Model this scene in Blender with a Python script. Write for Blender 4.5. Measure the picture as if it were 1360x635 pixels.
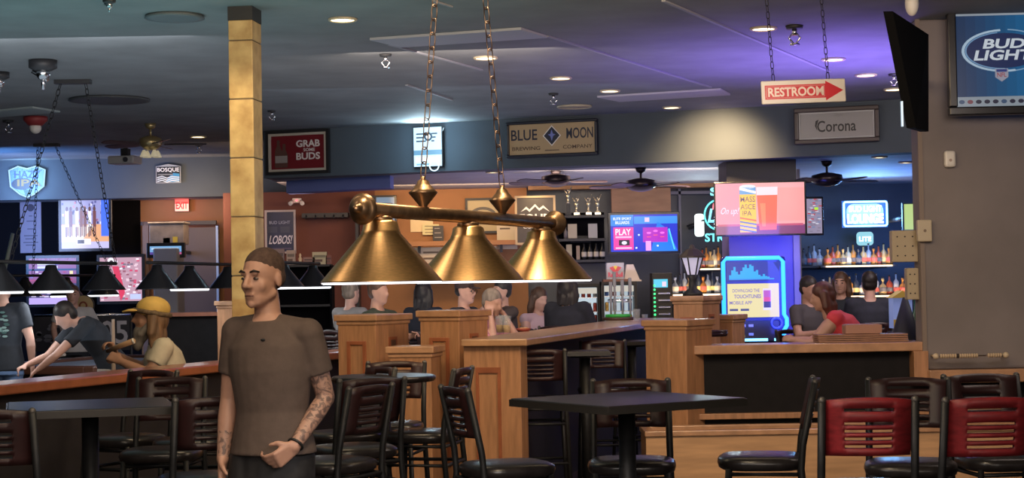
import bpy, math, random
from mathutils import Vector, Matrix, Euler
random.seed(7)
for _o in list(bpy.data.objects): bpy.data.objects.remove(_o)
SC = bpy.context.scene
COL = SC.collection
R = math.radians
# ------------------------------------------------------------------ camera
FPX, W, H = 2300.0, 1360, 635
EYE = Vector((0, 0, 1.57))
PITCH, ROLL = math.atan((380-317.5)/FPX), R(1.0)
fwd = Vector((0, math.cos(PITCH), math.sin(PITCH)))
up0 = Vector((0, -math.sin(PITCH), math.cos(PITCH)))
rt0 = Vector((1, 0, 0))
rt = rt0*math.cos(ROLL) - up0*math.sin(ROLL)
up = rt0*math.sin(ROLL) + up0*math.cos(ROLL)
cam_d = bpy.data.cameras.new('camera'); cam = bpy.data.objects.new('camera', cam_d); COL.objects.link(cam)
cam_d.sensor_width = 36; cam_d.lens = FPX/W*36; cam_d.clip_end = 200
M = Matrix((rt, up, -fwd)).transposed().to_4x4(); M.translation = EYE
cam.matrix_world = M
SC.camera = cam
# ------------------------------------------------------------------ view + world
SC.view_settings.view_transform = 'Standard'; SC.view_settings.look = 'None'
SC.view_settings.gamma = 1; SC.view_settings.use_curve_mapping = False
SC.view_settings.exposure = 0.0
wd = bpy.data.worlds.new('world'); SC.world = wd; wd.use_nodes = True
wd.node_tree.nodes['Background'].inputs[0].default_value = (0.62, 0.58, 0.62, 1)
wd.node_tree.nodes['Background'].inputs[1].default_value = 0.17

def ray(px, py):
    return fwd + rt*((px-680)/FPX) + up*((317.5-py)/FPX)
def P(px, py, Y):
    d = ray(px, py); return EYE + d*(Y/d.y)
def G(px, py, Z):
    d = ray(px, py); return EYE + d*((Z-EYE.z)/d.z)
def X(px, Y, py=400): return P(px, py, Y).x
def Zp(px, py, Y): return P(px, py, Y).z

def area(name, loc, tgt, size, energy, col, sizey=None, spread=180):
    l = bpy.data.lights.new(name, 'AREA'); l.energy = energy; l.color = col; l.size = size
    if sizey: l.shape = 'RECTANGLE'; l.size_y = sizey
    l.spread = R(spread)
    o = bpy.data.objects.new(name, l); COL.objects.link(o); o.location = loc
    o.rotation_euler = (Vector(tgt)-Vector(loc)).to_track_quat('-Z', 'Y').to_euler()
    return o
def spot(name, loc, tgt, energy, col, ang=100, blend=.8, rad=.06):
    l = bpy.data.lights.new(name, 'SPOT'); l.energy = energy; l.color = col; l.spot_size = R(ang); l.spot_blend = blend; l.shadow_soft_size = rad
    o = bpy.data.objects.new(name, l); COL.objects.link(o); o.location = loc
    o.rotation_euler = (Vector(tgt)-Vector(loc)).to_track_quat('-Z', 'Y').to_euler()
    return o
def point(name, loc, energy, col, rad=.1):
    l = bpy.data.lights.new(name, 'POINT'); l.energy = energy; l.color = col; l.shadow_soft_size = rad
    o = bpy.data.objects.new(name, l); COL.objects.link(o); o.location = loc
    return o
CZ = 3.6       # main ceiling
LZ = 3.02      # lower ceiling over the bar
WARM = (1, .72, .42)
area('camera_fill', (.6, -1.8, 2.5), (0.0, 8, 1.3), 3.0, 120, (1, .86, .74), 1.6)  # unseen area light added behind the camera to fill the front
area('front_fill', (-.6, 2.6, 3.5), (-.7, 7.0, 1.1), 1.2, 50, (1, .80, .58))  # added soft light for brass highlights and the walking man, no fixture
area('lamp_top_light', (-.2, 5.35, 3.5), (-.15, 5.5, 1.5), .22, 26, (1, .78, .5))
area('lamp_top_light', (.1, 6.1, 3.5), (0, 6.0, 1.5), .22, 22, (1, .78, .5))
area('right_wall_fill', (3.0, 8.8, 3.5), (3.0, 13.5, 1.2), 1.6, 105, (1, .82, .72))  # light added to brighten the right wall, no fixture
area('room_light_mid', (1.2, 10.0, 3.5), (.8, 13.5, .6), 1.6, 80, WARM)
area('room_light_counter', (-1.2, 9.9, 3.5), (-.7, 13, .8), 1.2, 65, WARM)
area('room_light_left', (-2.0, 5.8, 3.45), (-1.0, 9.5, .8), 1.2, 26, (1, .8, .6))
area('pool_room_light', (-3.5, 13.6, 3.5), (-3.5, 17.5, .9), 2.0, 45, (.9, .92, 1))
area('ceiling_wash_near', (-2.8, 10.5, 1.6), (-2.8, 10.6, 3.6), 5.0, 42, (.38, .90, .92), None, 130)  # unseen upward light added to tint the near ceiling teal
area('ceiling_wash_left', (-4.2, 15, 1.2), (-4.2, 15.2, 3.6), 5.0, 44, (.70, .85, 1.0))  # unseen upward light added to lift the left ceiling
area('ceiling_wash_mid', (.4, 16.8, 1.4), (.4, 16.9, 3.6), 4.0, 17, (.85, .85, 1))  # added in open space to even out the middle ceiling
area('ceiling_wash_violet', (3.4, 15.7, 1.9), (3.1, 15.7, 3.6), 2.2, 95, (.32, .2, 1), None, 120)  # unseen upward light added for the violet ceiling tint
area('blue_soffit_wash', (-7.6, 24.2, 2.5), (-7.3, 26.2, 3.3), 1.5, 75, (.12, .35, 1))
area('soffit_wash', (-.5, 17.6, 2.7), (-.5, 21.0, 3.3), 4.0, 11, (.6, .78, 1))
area('bar_ceiling_wash_blue', (6.0, 23.0, 1.9), (5.9, 23.3, 3.0), 2.0, 60, (.12, .3, 1))
area('bar_ceiling_wash', (1.0, 23.2, 1.7), (1.0, 23.3, 3.0), 4.0, 40, (.62, .55, .9))
area('bar_room_light', (1.5, 21.8, 2.95), (1.5, 26, 1.5), 2.5, 60, (1, .82, .68), .6)
area('bar_room_light_right', (4.6, 16.2, 3.4), (4.7, 18.4, 1.2), 1.5, 75, (1, .88, .85))
area('booth_light', (-.5, 14.6, 3.4), (-.3, 17.2, 1.0), 1.8, 75, (1, .84, .72))
area('menu_wall_light', (-.9, 24.3, 2.95), (-.9, 25.6, 2.3), 1.8, 28, (1, .66, .34), .3)
area('red_wall_light', (-3.0, 23.2, 2.9), (-3.0, 25.6, 2.3), 1.5, 14, (1, .66, .45), .4)
area('door_light', (-4.9, 25.2, 2.9), (-5.0, 27, 2.3), 1.2, 22, (1, .7, .45), .4)

# ------------------------------------------------------------------ materials
MATS = {}
def mat(name, col, rough=.5, metal=0, emit=None, es=1, noise=0, nscale=8, bump=0, spec=.5, alpha=None, trans=0, stretch=(1, 1, 1), coat=0):
    if name in MATS: return MATS[name]
    m = bpy.data.materials.new(name); m.use_nodes = True; nt = m.node_tree; b = nt.nodes['Principled BSDF']
    b.inputs['Base Color'].default_value = (*col, 1); b.inputs['Roughness'].default_value = rough; b.inputs['Metallic'].default_value = metal
    b.inputs['Specular IOR Level'].default_value = spec
    if coat: b.inputs['Coat Weight'].default_value = coat; b.inputs['Coat Roughness'].default_value = .15
    if emit: b.inputs['Emission Color'].default_value = (*emit, 1); b.inputs['Emission Strength'].default_value = es
    if alpha is not None: b.inputs['Alpha'].default_value = alpha
    if trans: b.inputs['Transmission Weight'].default_value = trans
    if noise or bump:
        tc = nt.nodes.new('ShaderNodeTexCoord'); mp = nt.nodes.new('ShaderNodeMapping'); mp.inputs['Scale'].default_value = stretch
        n = nt.nodes.new('ShaderNodeTexNoise'); n.inputs['Scale'].default_value = nscale; n.inputs['Detail'].default_value = 6
        nt.links.new(tc.outputs['Object'], mp.inputs['Vector']); nt.links.new(mp.outputs[0], n.inputs['Vector'])
        if noise:
            cr = nt.nodes.new('ShaderNodeValToRGB'); e = cr.color_ramp.elements
            e[0].position = .3; e[1].position = .72
            e[0].color = (*[c*(1-noise) for c in col], 1); e[1].color = (*[min(1, c*(1+noise)) for c in col], 1)
            nt.links.new(n.outputs['Fac'], cr.inputs[0]); nt.links.new(cr.outputs[0], b.inputs['Base Color'])
        if bump:
            bp = nt.nodes.new('ShaderNodeBump'); bp.inputs['Strength'].default_value = bump; bp.inputs['Distance'].default_value = .01
            nt.links.new(n.outputs['Fac'], bp.inputs['Height']); nt.links.new(bp.outputs[0], b.inputs['Normal'])
    MATS[name] = m; return m
def glow(name, col, s=1): return mat(name, (0.02, .02, .02), .4, emit=col, es=s)
def picmat(name, s=0, rough=.4):
    if name in MATS: return MATS[name]
    m = bpy.data.materials.new(name); m.use_nodes = True; nt = m.node_tree; b = nt.nodes['Principled BSDF']
    a = nt.nodes.new('ShaderNodeAttribute'); a.attribute_name = 'Col'
    b.inputs['Roughness'].default_value = rough
    if s:
        b.inputs['Base Color'].default_value = (.02, .02, .02, 1)
        nt.links.new(a.outputs['Color'], b.inputs['Emission Color']); b.inputs['Emission Strength'].default_value = s
    else: nt.links.new(a.outputs['Color'], b.inputs['Base Color'])
    MATS[name] = m; return m
def s2l(c):   # display 0-255 to linear
    return tuple(((v/255)/12.92 if v/255 <= .04045 else ((v/255+.055)/1.055)**2.4) for v in c)

oak = mat('oak', (.43, .215, .105), .42, noise=.2, nscale=6, stretch=(6, 6, .7), bump=.1, coat=.3)
oak_top = mat('oak_top', (.46, .25, .135), .35, noise=.22, nscale=9, stretch=(1, 1, 1), coat=.5)
oak_red = mat('oak_red', (.33, .105, .045), .38, noise=.2, nscale=8, coat=.4)
black_panel = mat('black_panel', (.006, .005, .006), .7, spec=.25, noise=.3, nscale=12)
metal_blk = mat('black_metal', (.014, .014, .015), .52, metal=.2, noise=.3, nscale=30)
vinyl = mat('black_vinyl', (.022, .018, .018), .28, noise=.3, nscale=20, bump=.15)
cherry = mat('cherry_wood', (.22, .014, .018), .5, noise=.35, nscale=12, stretch=(1, 4, 4))
darkwood = mat('dark_wood', (.030, .010, .010), .42, noise=.3, nscale=12)
tabletop_m = mat('black_table', (.018, .014, .013), .3, noise=.3, nscale=14)
brass = mat('brass', (.82, .50, .22), .33, metal=1, noise=.12, nscale=60, stretch=(1, 1, 6))
bronze = mat('bronze', (.44, .27, .15), .36, metal=.9, noise=.3, nscale=25)
ceil_m = mat('ceiling_tile', (.22, .23, .235), .8, noise=.14, nscale=2.0, bump=.15)
lceil_m = mat('bar_ceiling', (.34, .33, .36), .7, noise=.1, nscale=3)
soffit_m = mat('soffit_paint', (.062, .078, .098), .75, noise=.06, nscale=3)
rwall_m = mat('grey_brown_wall', (.22, .19, .185), .8, noise=.14, nscale=1.6, bump=.12)
orange_wall = mat('orange_wall', (.36, .17, .07), .75, noise=.12, nscale=2)
red_wall = mat('red_brown_wall', (.17, .055, .035), .75, noise=.15, nscale=2)
black_wall = mat('black_wall', (.005, .005, .007), .9, spec=.1)
floor_m = mat('floor', (.035, .028, .027), .5, noise=.4, nscale=20)
white_p = mat('white_plastic', (.72, .68, .62), .4)
cream_p = mat('cream_plastic', (.42, .34, .22), .45)
paper_m = mat('paper', (.75, .70, .60), .7)
chrome = mat('chrome', (.6, .6, .62), .2, metal=1)
darkgrey = mat('dark_grey', (.025, .025, .028), .5)
tile_m = None

# ------------------------------------------------------------------ mesh builder
def rotz(a): return Matrix.Rotation(a, 3, 'Z')
_fc = {}
def text_polys(body, bold=0.0):
    key = (body, bold)
    if key in _fc: return _fc[key]
    cu = bpy.data.curves.new('t', 'FONT'); cu.body = body; cu.offset = bold; cu.resolution_u = 3
    o = bpy.data.objects.new('t', cu); COL.objects.link(o)
    dg = bpy.context.evaluated_depsgraph_get(); me = bpy.data.meshes.new_from_object(o.evaluated_get(dg))
    vs = [v.co.copy() for v in me.vertices]; fs = [tuple(p.vertices) for p in me.polygons]
    bpy.data.objects.remove(o); bpy.data.meshes.remove(me); bpy.data.curves.remove(cu)
    xs = [v.x for v in vs]; ys = [v.y for v in vs]
    x0, x1, y0, y1 = min(xs), max(xs), min(ys), max(ys)
    vs = [((v.x-x0)/(x1-x0), (v.y-y0)/(y1-y0)) for v in vs]
    _fc[key] = (vs, fs, (x1-x0)/(y1-y0)); return _fc[key]

class MB:
    def __init__(s): s.v = []; s.f = []; s.mi = []; s.c = []; s.sm = []; s.col = (1, 1, 1); s.m = 0; s.smooth = False
    def add(s, vs, fs, smooth=None):
        n = len(s.v); s.v += [Vector(v) for v in vs]
        for f in fs: s.f.append(tuple(i+n for i in f)); s.mi.append(s.m); s.c.append(s.col); s.sm.append(s.smooth if smooth is None else smooth)
        return s
    def box(s, c, d, rz=0, rot=None):
        c = Vector(c); h = Vector(d)/2; Rm = rot if rot is not None else rotz(rz)
        vs = [c + Rm @ Vector((sx*h.x, sy*h.y, sz*h.z)) for sx in (-1, 1) for sy in (-1, 1) for sz in (-1, 1)]
        return s.add(vs, [(0, 1, 3, 2), (4, 6, 7, 5), (0, 4, 5, 1), (2, 3, 7, 6), (0, 2, 6, 4), (1, 5, 7, 3)], False)
    def bb(s, x0, x1, y0, y1, z0, z1): return s.box(((x0+x1)/2, (y0+y1)/2, (z0+z1)/2), (x1-x0, y1-y0, z1-z0))
    def rod(s, p0, p1, r0, r1=None, n=12, caps=True):
        p0, p1 = Vector(p0), Vector(p1); r1 = r0 if r1 is None else r1
        d = (p1-p0).normalized(); a = d.orthogonal().normalized(); b = d.cross(a)
        vs = []
        for p, r in ((p0, r0), (p1, r1)):
            for i in range(n): t = 2*math.pi*i/n; vs.append(p + a*math.cos(t)*r + b*math.sin(t)*r)
        fs = [(i, (i+1) % n, n+(i+1) % n, n+i) for i in range(n)]
        s.add(vs, fs, True)
        if caps: k = len(s.v)-2*n; s.add([], []); s.f += [tuple(k+i for i in reversed(range(n))), tuple(k+n+i for i in range(n))]; s.mi += [s.m]*2; s.c += [s.col]*2; s.sm += [False]*2
        return s
    def tube(s, pts, r, n=8, closed=False):
        pts = [Vector(p) for p in pts]; m = len(pts)
        rs = r if isinstance(r, (list, tuple)) else [r]*m
        vs = []; pa = None
        for i, p in enumerate(pts):
            a_, b_ = (pts[(i-1) % m], pts[(i+1) % m]) if closed else (pts[max(i-1, 0)], pts[min(i+1, m-1)])
            d = (b_-a_).normalized()
            if pa is None: a = d.orthogonal().normalized()
            else: a = (pa - d*pa.dot(d)).normalized()
            pa = a; b = d.cross(a)
            for k in range(n): t = 2*math.pi*k/n; vs.append(p + (a*math.cos(t)+b*math.sin(t))*rs[i])
        fs = []
        for i in range(m if closed else m-1):
            j = (i+1) % m
            for k in range(n): fs.append((i*n+k, i*n+(k+1) % n, j*n+(k+1) % n, j*n+k))
        if not closed: fs += [tuple(reversed(range(n))), tuple((m-1)*n+k for k in range(n))]
        return s.add(vs, fs, True)
    def lathe(s, prof, c=(0, 0, 0), n=32, rot=None, smooth=True):
        c = Vector(c); Rm = rot if rot is not None else Matrix.Identity(3); vs = []; fs = []; k = len(prof)
        for i in range(n):
            t = 2*math.pi*i/n
            for r, z in prof: vs.append(c + Rm @ Vector((r*math.cos(t), r*math.sin(t), z)))
        for i in range(n):
            j = (i+1) % n
            for q in range(k-1): fs.append((i*k+q, j*k+q, j*k+q+1, i*k+q+1))
        s.add(vs, fs, smooth)
        for q, rev in ((0, True), (k-1, False)):
            if prof[q][0] > 1e-5:
                b = len(s.v)-n*k; idx = [b+i*k+q for i in range(n)]
                s.f.append(tuple(reversed(idx)) if rev else tuple(idx)); s.mi.append(s.m); s.c.append(s.col); s.sm.append(False)
        return s
    def ell(s, c, r, rot=None, n=16, m=10):
        if not isinstance(r, (tuple, list)): r = (r, r, r)
        c = Vector(c); Rm = rot if rot is not None else Matrix.Identity(3)
        vs = [c + Rm @ Vector((0, 0, -r[2]))]; fs = []
        for j in range(1, m):
            ph = -math.pi/2+math.pi*j/m
            for i in range(n):
                t = 2*math.pi*i/n; vs.append(c + Rm @ Vector((r[0]*math.cos(ph)*math.cos(t), r[1]*math.cos(ph)*math.sin(t), r[2]*math.sin(ph))))
        vs.append(c + Rm @ Vector((0, 0, r[2]))); last = len(vs)-1
        for i in range(n): fs.append((0, 1+(i+1) % n, 1+i)); fs.append((last, 1+(m-2)*n+i, 1+(m-2)*n+(i+1) % n))
        for j in range(m-2):
            for i in range(n): a = 1+j*n; fs.append((a+i, a+(i+1) % n, a+n+(i+1) % n, a+n+i))
        return s.add(vs, fs, True)
    def cap(s, p0, r0, p1, r1, n=14):      # tapered capsule
        s.rod(p0, p1, r0, r1, n); s.ell(p0, r0, n=n, m=8); s.ell(p1, r1, n=n, m=8); return s
    def chainlimb(s, pts):
        for (a, ra), (b, rb) in zip(pts, pts[1:]): s.cap(a, ra, b, rb)
        return s
    def loft(s, rings, n=20, side=Vector((1, 0, 0))):   # rings: (center, rx, ry)
        cs = [Vector(r[0]) for r in rings]; vs = []; m = len(rings)
        for i, (c, rx, ry) in enumerate(rings):
            d = (cs[min(i+1, m-1)]-cs[max(i-1, 0)]).normalized(); sd = (side - d*side.dot(d)).normalized(); f = d.cross(sd)
            for k in range(n): t = 2*math.pi*k/n; vs.append(cs[i] + sd*math.cos(t)*rx + f*math.sin(t)*ry)
        fs = [(i*n+k, i*n+(k+1) % n, (i+1)*n+(k+1) % n, (i+1)*n+k) for i in range(m-1) for k in range(n)]
        fs += [tuple(reversed(range(n))), tuple((m-1)*n+k for k in range(n))]
        return s.add(vs, fs, True)
    def prism(s, poly, y0, y1):      # poly in (x,z), extruded along y
        n = len(poly); vs = [(x, y0, z) for x, z in poly]+[(x, y1, z) for x, z in poly]
        fs = [tuple(range(n)), tuple(reversed(range(n, 2*n)))]+[(i, n+i, n+(i+1) % n, (i+1) % n) for i in range(n)]
        return s.add(vs, fs, False)
    def slab(s, poly, z0, z1):       # poly in (x,y), extruded in z
        n = len(poly); vs = [(p[0], p[1], z0) for p in poly]+[(p[0], p[1], z1) for p in poly]
        fs = [tuple(reversed(range(n))), tuple(range(n, 2*n))]+[(i, (i+1) % n, n+(i+1) % n, n+i) for i in range(n)]
        return s.add(vs, fs, False)
    def torus(s, c, Rr, r, rot=None, n=20, k=8, sx=1, sy=1):
        Rm = rot if rot is not None else Matrix.Identity(3)
        pts = [Vector(c)+Rm @ Vector((Rr*sx*math.cos(2*math.pi*i/n), Rr*sy*math.sin(2*math.pi*i/n), 0)) for i in range(n)]
        return s.tube(pts, r, k, True)
    def quad(s, x0, z0, x1, z1, y=0, col=None):
        if col: s.col = col
        return s.add([(x0, y, z0), (x1, y, z0), (x1, y, z1), (x0, y, z1)], [(0, 1, 2, 3)], False)
    def poly(s, pts, y=0, col=None):
        if col: s.col = col
        return s.add([(x, y, z) for x, z in pts], [tuple(range(len(pts)))], False)
    def disc(s, cx, cz, rx, rz, y=0, col=None, n=20):
        return s.poly([(cx+rx*math.cos(2*math.pi*i/n), cz+rz*math.sin(2*math.pi*i/n)) for i in range(n)], y, col)
    def text(s, body, x0, z0, x1, z1, y=0, col=None, bold=.01, shear=0, dy=0):
        if col: s.col = col
        vs, fs, _ = text_polys(body, bold)
        if dy:
            n = len(vs); s.add([(x0+(x1-x0)*a+shear*(z1-z0)*b, y, z0+(z1-z0)*b) for a, b in vs]+[(x0+(x1-x0)*a+shear*(z1-z0)*b, y+dy, z0+(z1-z0)*b) for a, b in vs], fs+[tuple(reversed([i+n for i in f])) for f in fs], False); return s
        return s.add([(x0+(x1-x0)*a+shear*(z1-z0)*b, y, z0+(z1-z0)*b) for a, b in vs], fs, False)
    def mesh(s, name):
        me = bpy.data.meshes.new(name); me.from_pydata([tuple(v) for v in s.v], [], s.f)
        for p, mi, sm in zip(me.polygons, s.mi, s.sm): p.material_index = mi; p.use_smooth = sm
        ca = me.color_attributes.new('Col', 'FLOAT_COLOR', 'CORNER'); k = 0
        for p, c in zip(me.polygons, s.c):
            for _ in p.vertices: ca.data[k].color = (*c, 1); k += 1
        return me
    def build(s, name, mats, parent=None, loc=None, bevel=0, seg=2, remesh=0, smooth_it=4, solidify=0, subsurf=0, rz=0):
        if parent is None and loc is None:
            lo = [min(v[i] for v in s.v) for i in range(3)]; hi = [max(v[i] for v in s.v) for i in range(3)]
            loc = Vector(((lo[0]+hi[0])/2, (lo[1]+hi[1])/2, lo[2])); s.v = [v-loc for v in s.v]
        me = s.mesh(name)
        for m in (mats if isinstance(mats, (list, tuple)) else [mats]): me.materials.append(m)
        o = bpy.data.objects.new(name, me); COL.objects.link(o)
        if remesh:
            a = o.modifiers.new('r', 'REMESH'); a.mode = 'VOXEL'; a.voxel_size = remesh; a.use_smooth_shade = True
            b = o.modifiers.new('s', 'SMOOTH'); b.iterations = smooth_it; b.factor = .5
            dg = bpy.context.evaluated_depsgraph_get(); m2 = bpy.data.meshes.new_from_object(o.evaluated_get(dg))
            o.modifiers.clear(); o.data = m2; m2.name = name; bpy.data.meshes.remove(me)
            for p in m2.polygons: p.use_smooth = True
        if solidify: a = o.modifiers.new('so', 'SOLIDIFY'); a.thickness = solidify; a.offset = 0
        if bevel: a = o.modifiers.new('b', 'BEVEL'); a.width = bevel; a.segments = seg; a.limit_method = 'ANGLE'; a.angle_limit = R(40)
        if subsurf: a = o.modifiers.new('ss', 'SUBSURF'); a.levels = subsurf; a.render_levels = subsurf
        if parent: o.parent = parent
        if loc is not None: o.location = loc
        if rz: o.rotation_euler = (0, 0, rz)
        return o
def thing(name, label, cat, loc=(0, 0, 0), rz=0, group=None):
    o = bpy.data.objects.new(name, None); COL.objects.link(o); o.empty_display_size = .1
    o.location = loc; o.rotation_euler = (0, 0, rz); o['label'] = label; o['category'] = cat
    if group: o['group'] = group
    return o
def tag(o, label, cat, group=None, kind=None):
    o['label'] = label; o['category'] = cat
    if group: o['group'] = group
    if kind: o['kind'] = kind
    return o
def struct(o, label=None):
    o['kind'] = 'structure'
    if label: o['label'] = label
    return o
def dup(root, loc, rz, label, group=None):
    r = root.copy(); COL.objects.link(r); r.location = loc; r.rotation_euler = (0, 0, rz); r['label'] = label
    if group: r['group'] = group
    for ch in list(root.children):
        c = ch.copy(); COL.objects.link(c); c.parent = r
        for g in ch.children:
            d = g.copy(); COL.objects.link(d); d.parent = c
    return r
def plabel(o, t): o['label'] = t; return o

# ================================================================== STRUCTURE
struct(MB().slab([(-14, -3), (14, -3), (14, 34), (-14, 34)], -.1, 0).build('floor', floor_m))
# main ceiling stops at the soffits
SR = [P(350, 175, 22.1), P(1240, 131, 19.4)]       # right soffit line
SR[0].z = SR[1].z = CZ
SLY = 26.1
cm = MB().slab([(-14, -3), (14, -3), (14, 16.4), (SR[1].x, SR[1].y), (SR[0].x, SR[0].y), (SR[0].x, SLY), (-14, SLY)], CZ, CZ+.1)
struct(cm.build('ceiling', ceil_m))
# ceiling seams
def seam(i, a, b, w=.02):
    p, q = G(*a, CZ), G(*b, CZ); d = (q-p).normalized(); m = (p+q)/2
    struct(MB().box((m.x, m.y, CZ-.006), ((q-p).length, w, .012), math.atan2(d.y, d.x)).build('trim_%d' % i, mat('seam', (.33, .33, .36), .6)))
seam(1, (881, 0), (1102, 94), .03); seam(2, (727, 47), (944, 115), .025); seam(3, (516, 58), (640, 92), .03); seam(4, (575, 0), (600, 8), .02); seam(5, (540, 112), (600, 132), .03)
# soffits
SZ0 = 3.0
def vslab(p, q, z0, z1, t, name, m, side=1):
    d = Vector((q[0]-p[0], q[1]-p[1], 0)).normalized(); n = Vector((-d.y, d.x, 0))*t*side
    poly = [(p[0], p[1]), (q[0], q[1]), (q[0]+n.x, q[1]+n.y), (p[0]+n.x, p[1]+n.y)]
    if side < 0: poly = poly[::-1]
    return MB().slab(poly, z0, z1).build(name, m)
struct(vslab((SR[0].x, SR[0].y), (SR[1].x+3, SR[1].y-1), SZ0, CZ, .35, 'wall_soffit_right', soffit_m))
struct(vslab((-14, SLY), (SR[0].x+.0, SLY), 3.0, CZ, .3, 'wall_soffit_left', soffit_m))
# lower ceiling over bar
struct(MB().slab([(SR[0].x, SR[0].y+.2), (SR[1].x, SR[1].y+.2), (14, 16.5), (14, 34), (SR[0].x, 34)], LZ, LZ+.1).build('ceiling_bar', lceil_m))
struct(MB().slab([(-14, SLY+.3), (SR[0].x, SLY+.3), (SR[0].x, 34), (-14, 34)], LZ, LZ+.1).build('ceiling_back', lceil_m))
# blue light put into the colour of a lower box end behind the right soffit
struct(MB().slab([(X(385, 23.2), 23.0), (X(522, 22.4), 22.2), (X(524, 22.4), 22.6), (X(385, 23.2), 23.4)], 2.86, 3.02).build('trim_6', mat('blue_lit_trim', (.14, .18, .45), .6)))
# back walls
BW = 27.2
struct(MB().bb(-14, X(188, BW), BW, BW+.2, 0, LZ).build('wall_black', black_wall))
struct(MB().bb(X(188, BW), X(352, BW), BW, BW+.2, 0, LZ).build('wall_orange', orange_wall))
struct(MB().bb(X(352, 25.6)-.6, X(500, 25.6), 25.6, 25.8, 0, LZ).build('wall_red', red_wall))
struct(MB().bb(X(500, 25.6), X(702, 25.6), 25.6, 25.8, 0, LZ).build('wall_menu', orange_wall))
struct(MB().bb(X(702, 26), 14, 26.2, 26.4, 0, LZ).build('wall_bar', mat('bar_back_wall', (.055, .06, .075), .3, noise=.2, nscale=2)))
struct(MB().bb(-14.1, -13.9, -3, 34, 0, CZ).build('wall_left', black_wall))
struct(MB().bb(13.9, 14.1, -3, 34, 0, CZ).build('wall_far_right', rwall_m))
# wood beam above the back bar
b0, b1 = X(704, 25.3), X(975, 25.3)
struct(MB().bb(b0, b1, 25.2, 25.5, Zp(800, 251, 25.3), LZ).build('trim_7', mat('beam_wood', (.42, .22, .09), .5, noise=.15, nscale=4)))

# right wall block
RY = 13.5
wx = X(1221, RY, 250)
wz = Zp(1240, 491, RY)
struct(MB().bb(wx, 9, RY, RY+.25, wz, CZ).build('wall_right', rwall_m, bevel=.02))
struct(MB().bb(wx-.005, wx+.03, RY-.01, RY+.02, wz, CZ).build('trim_8', mat('corner_bead', (.22, .17, .14), .6)))
# half wall below (ledge, black panel, oak frame)
LX0, LX1 = X(905, 13.7, 460), X(1208, 13.6, 460)
hz = 1.08
def rail_box(name, poly, z0, z1, m, bev=.006): return struct(MB().slab(poly, z0, z1).build(name, m, bevel=bev))
struct(MB().bb(LX0, 9, 13.62, 13.78, 0, hz-.07).build('wall_half_right', black_panel))
struct(MB().bb(LX0-.05, wx+.03, 13.5, 13.9, hz-.07, hz).build('trim_9', oak_top, bevel=.008))
struct(MB().bb(LX0-.03, LX0+.05, 13.56, 13.8, 0, hz-.07).build('trim_10', oak, bevel=.004))
struct(MB().bb(LX1, wx+.03, 13.46, 13.62, wz-.12, hz-.07).build('trim_11', oak, bevel=.004))
struct(MB().bb(wx+.02, 9, 13.38, 13.7, wz-.10, wz).build('trim_12', oak_top, bevel=.008))
struct(MB().bb(LX0, 9, 13.55, 13.63, .50, .545).build('trim_13', oak, bevel=.004))

# planter box
PX0 = X(858, 12.85, 600)
t = thing('planter_box', 'long low empty oak planter box at the foot of the half wall', 'planter', (0, 0, 0))
f = MB(); f.bb(PX0, 8.5, 12.83, 12.87, .06, .44); f.build('front_board', mat('planter_oak', (.52, .30, .15), .45, noise=.2, nscale=5, stretch=(.5, 1, 4)), t)
f = MB(); f.bb(PX0, PX0+.04, 12.87, 13.34, .06, .44); f.bb(8.46, 8.5, 12.87, 13.34, .06, .44); f.build('end_board', oak, t)
f = MB(); f.bb(PX0-.01, 8.52, 12.81, 12.90, .44, .48); f.bb(PX0-.01, 8.52, 13.27, 13.35, .44, .48); f.bb(PX0-.01, PX0+.06, 12.90, 13.27, .44, .48); f.build('rim', oak_top, t, bevel=.006)
f = MB(); f.bb(PX0+.04, 8.46, 12.88, 13.3, .36, .40); f.build('soil_board', mat('planter_inside', (.16, .09, .045), .8, noise=.5, nscale=18), t)
f = MB(); f.bb(PX0+.05, 8.4, 12.9, 13.3, 0, .06); f.build('plinth', darkgrey, t)

# ---- left rail (half wall with oak cap)
A = Vector((-3.2, 8.7, 0)); B_ = Vector((-1.24, 14.3, 0)); dr = (B_-A).normalized(); nr = Vector((-dr.y, dr.x, 0))
def railpoly(o0, o1, p=A, q=B_): return [p+nr*-o0, q+nr*-o0, q+nr*o1, p+nr*o1][::-1]
def slabp(poly, z0, z1): 
    n_ = len(poly); a = sum(poly[i].x*poly[(i+1) % n_].y-poly[(i+1) % n_].x*poly[i].y for i in range(n_))
    return MB().slab(poly if a > 0 else poly[::-1], z0, z1)
struct(slabp(railpoly(.0, .12), 0, 1.02).build('wall_rail_left', mat('rail_panel', (.012, .010, .011), .7, noise=.3, nscale=9)))
struct(slabp(railpoly(.08, .22), 1.015, 1.075).build('trim_14', oak_red, bevel=.01))

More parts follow.
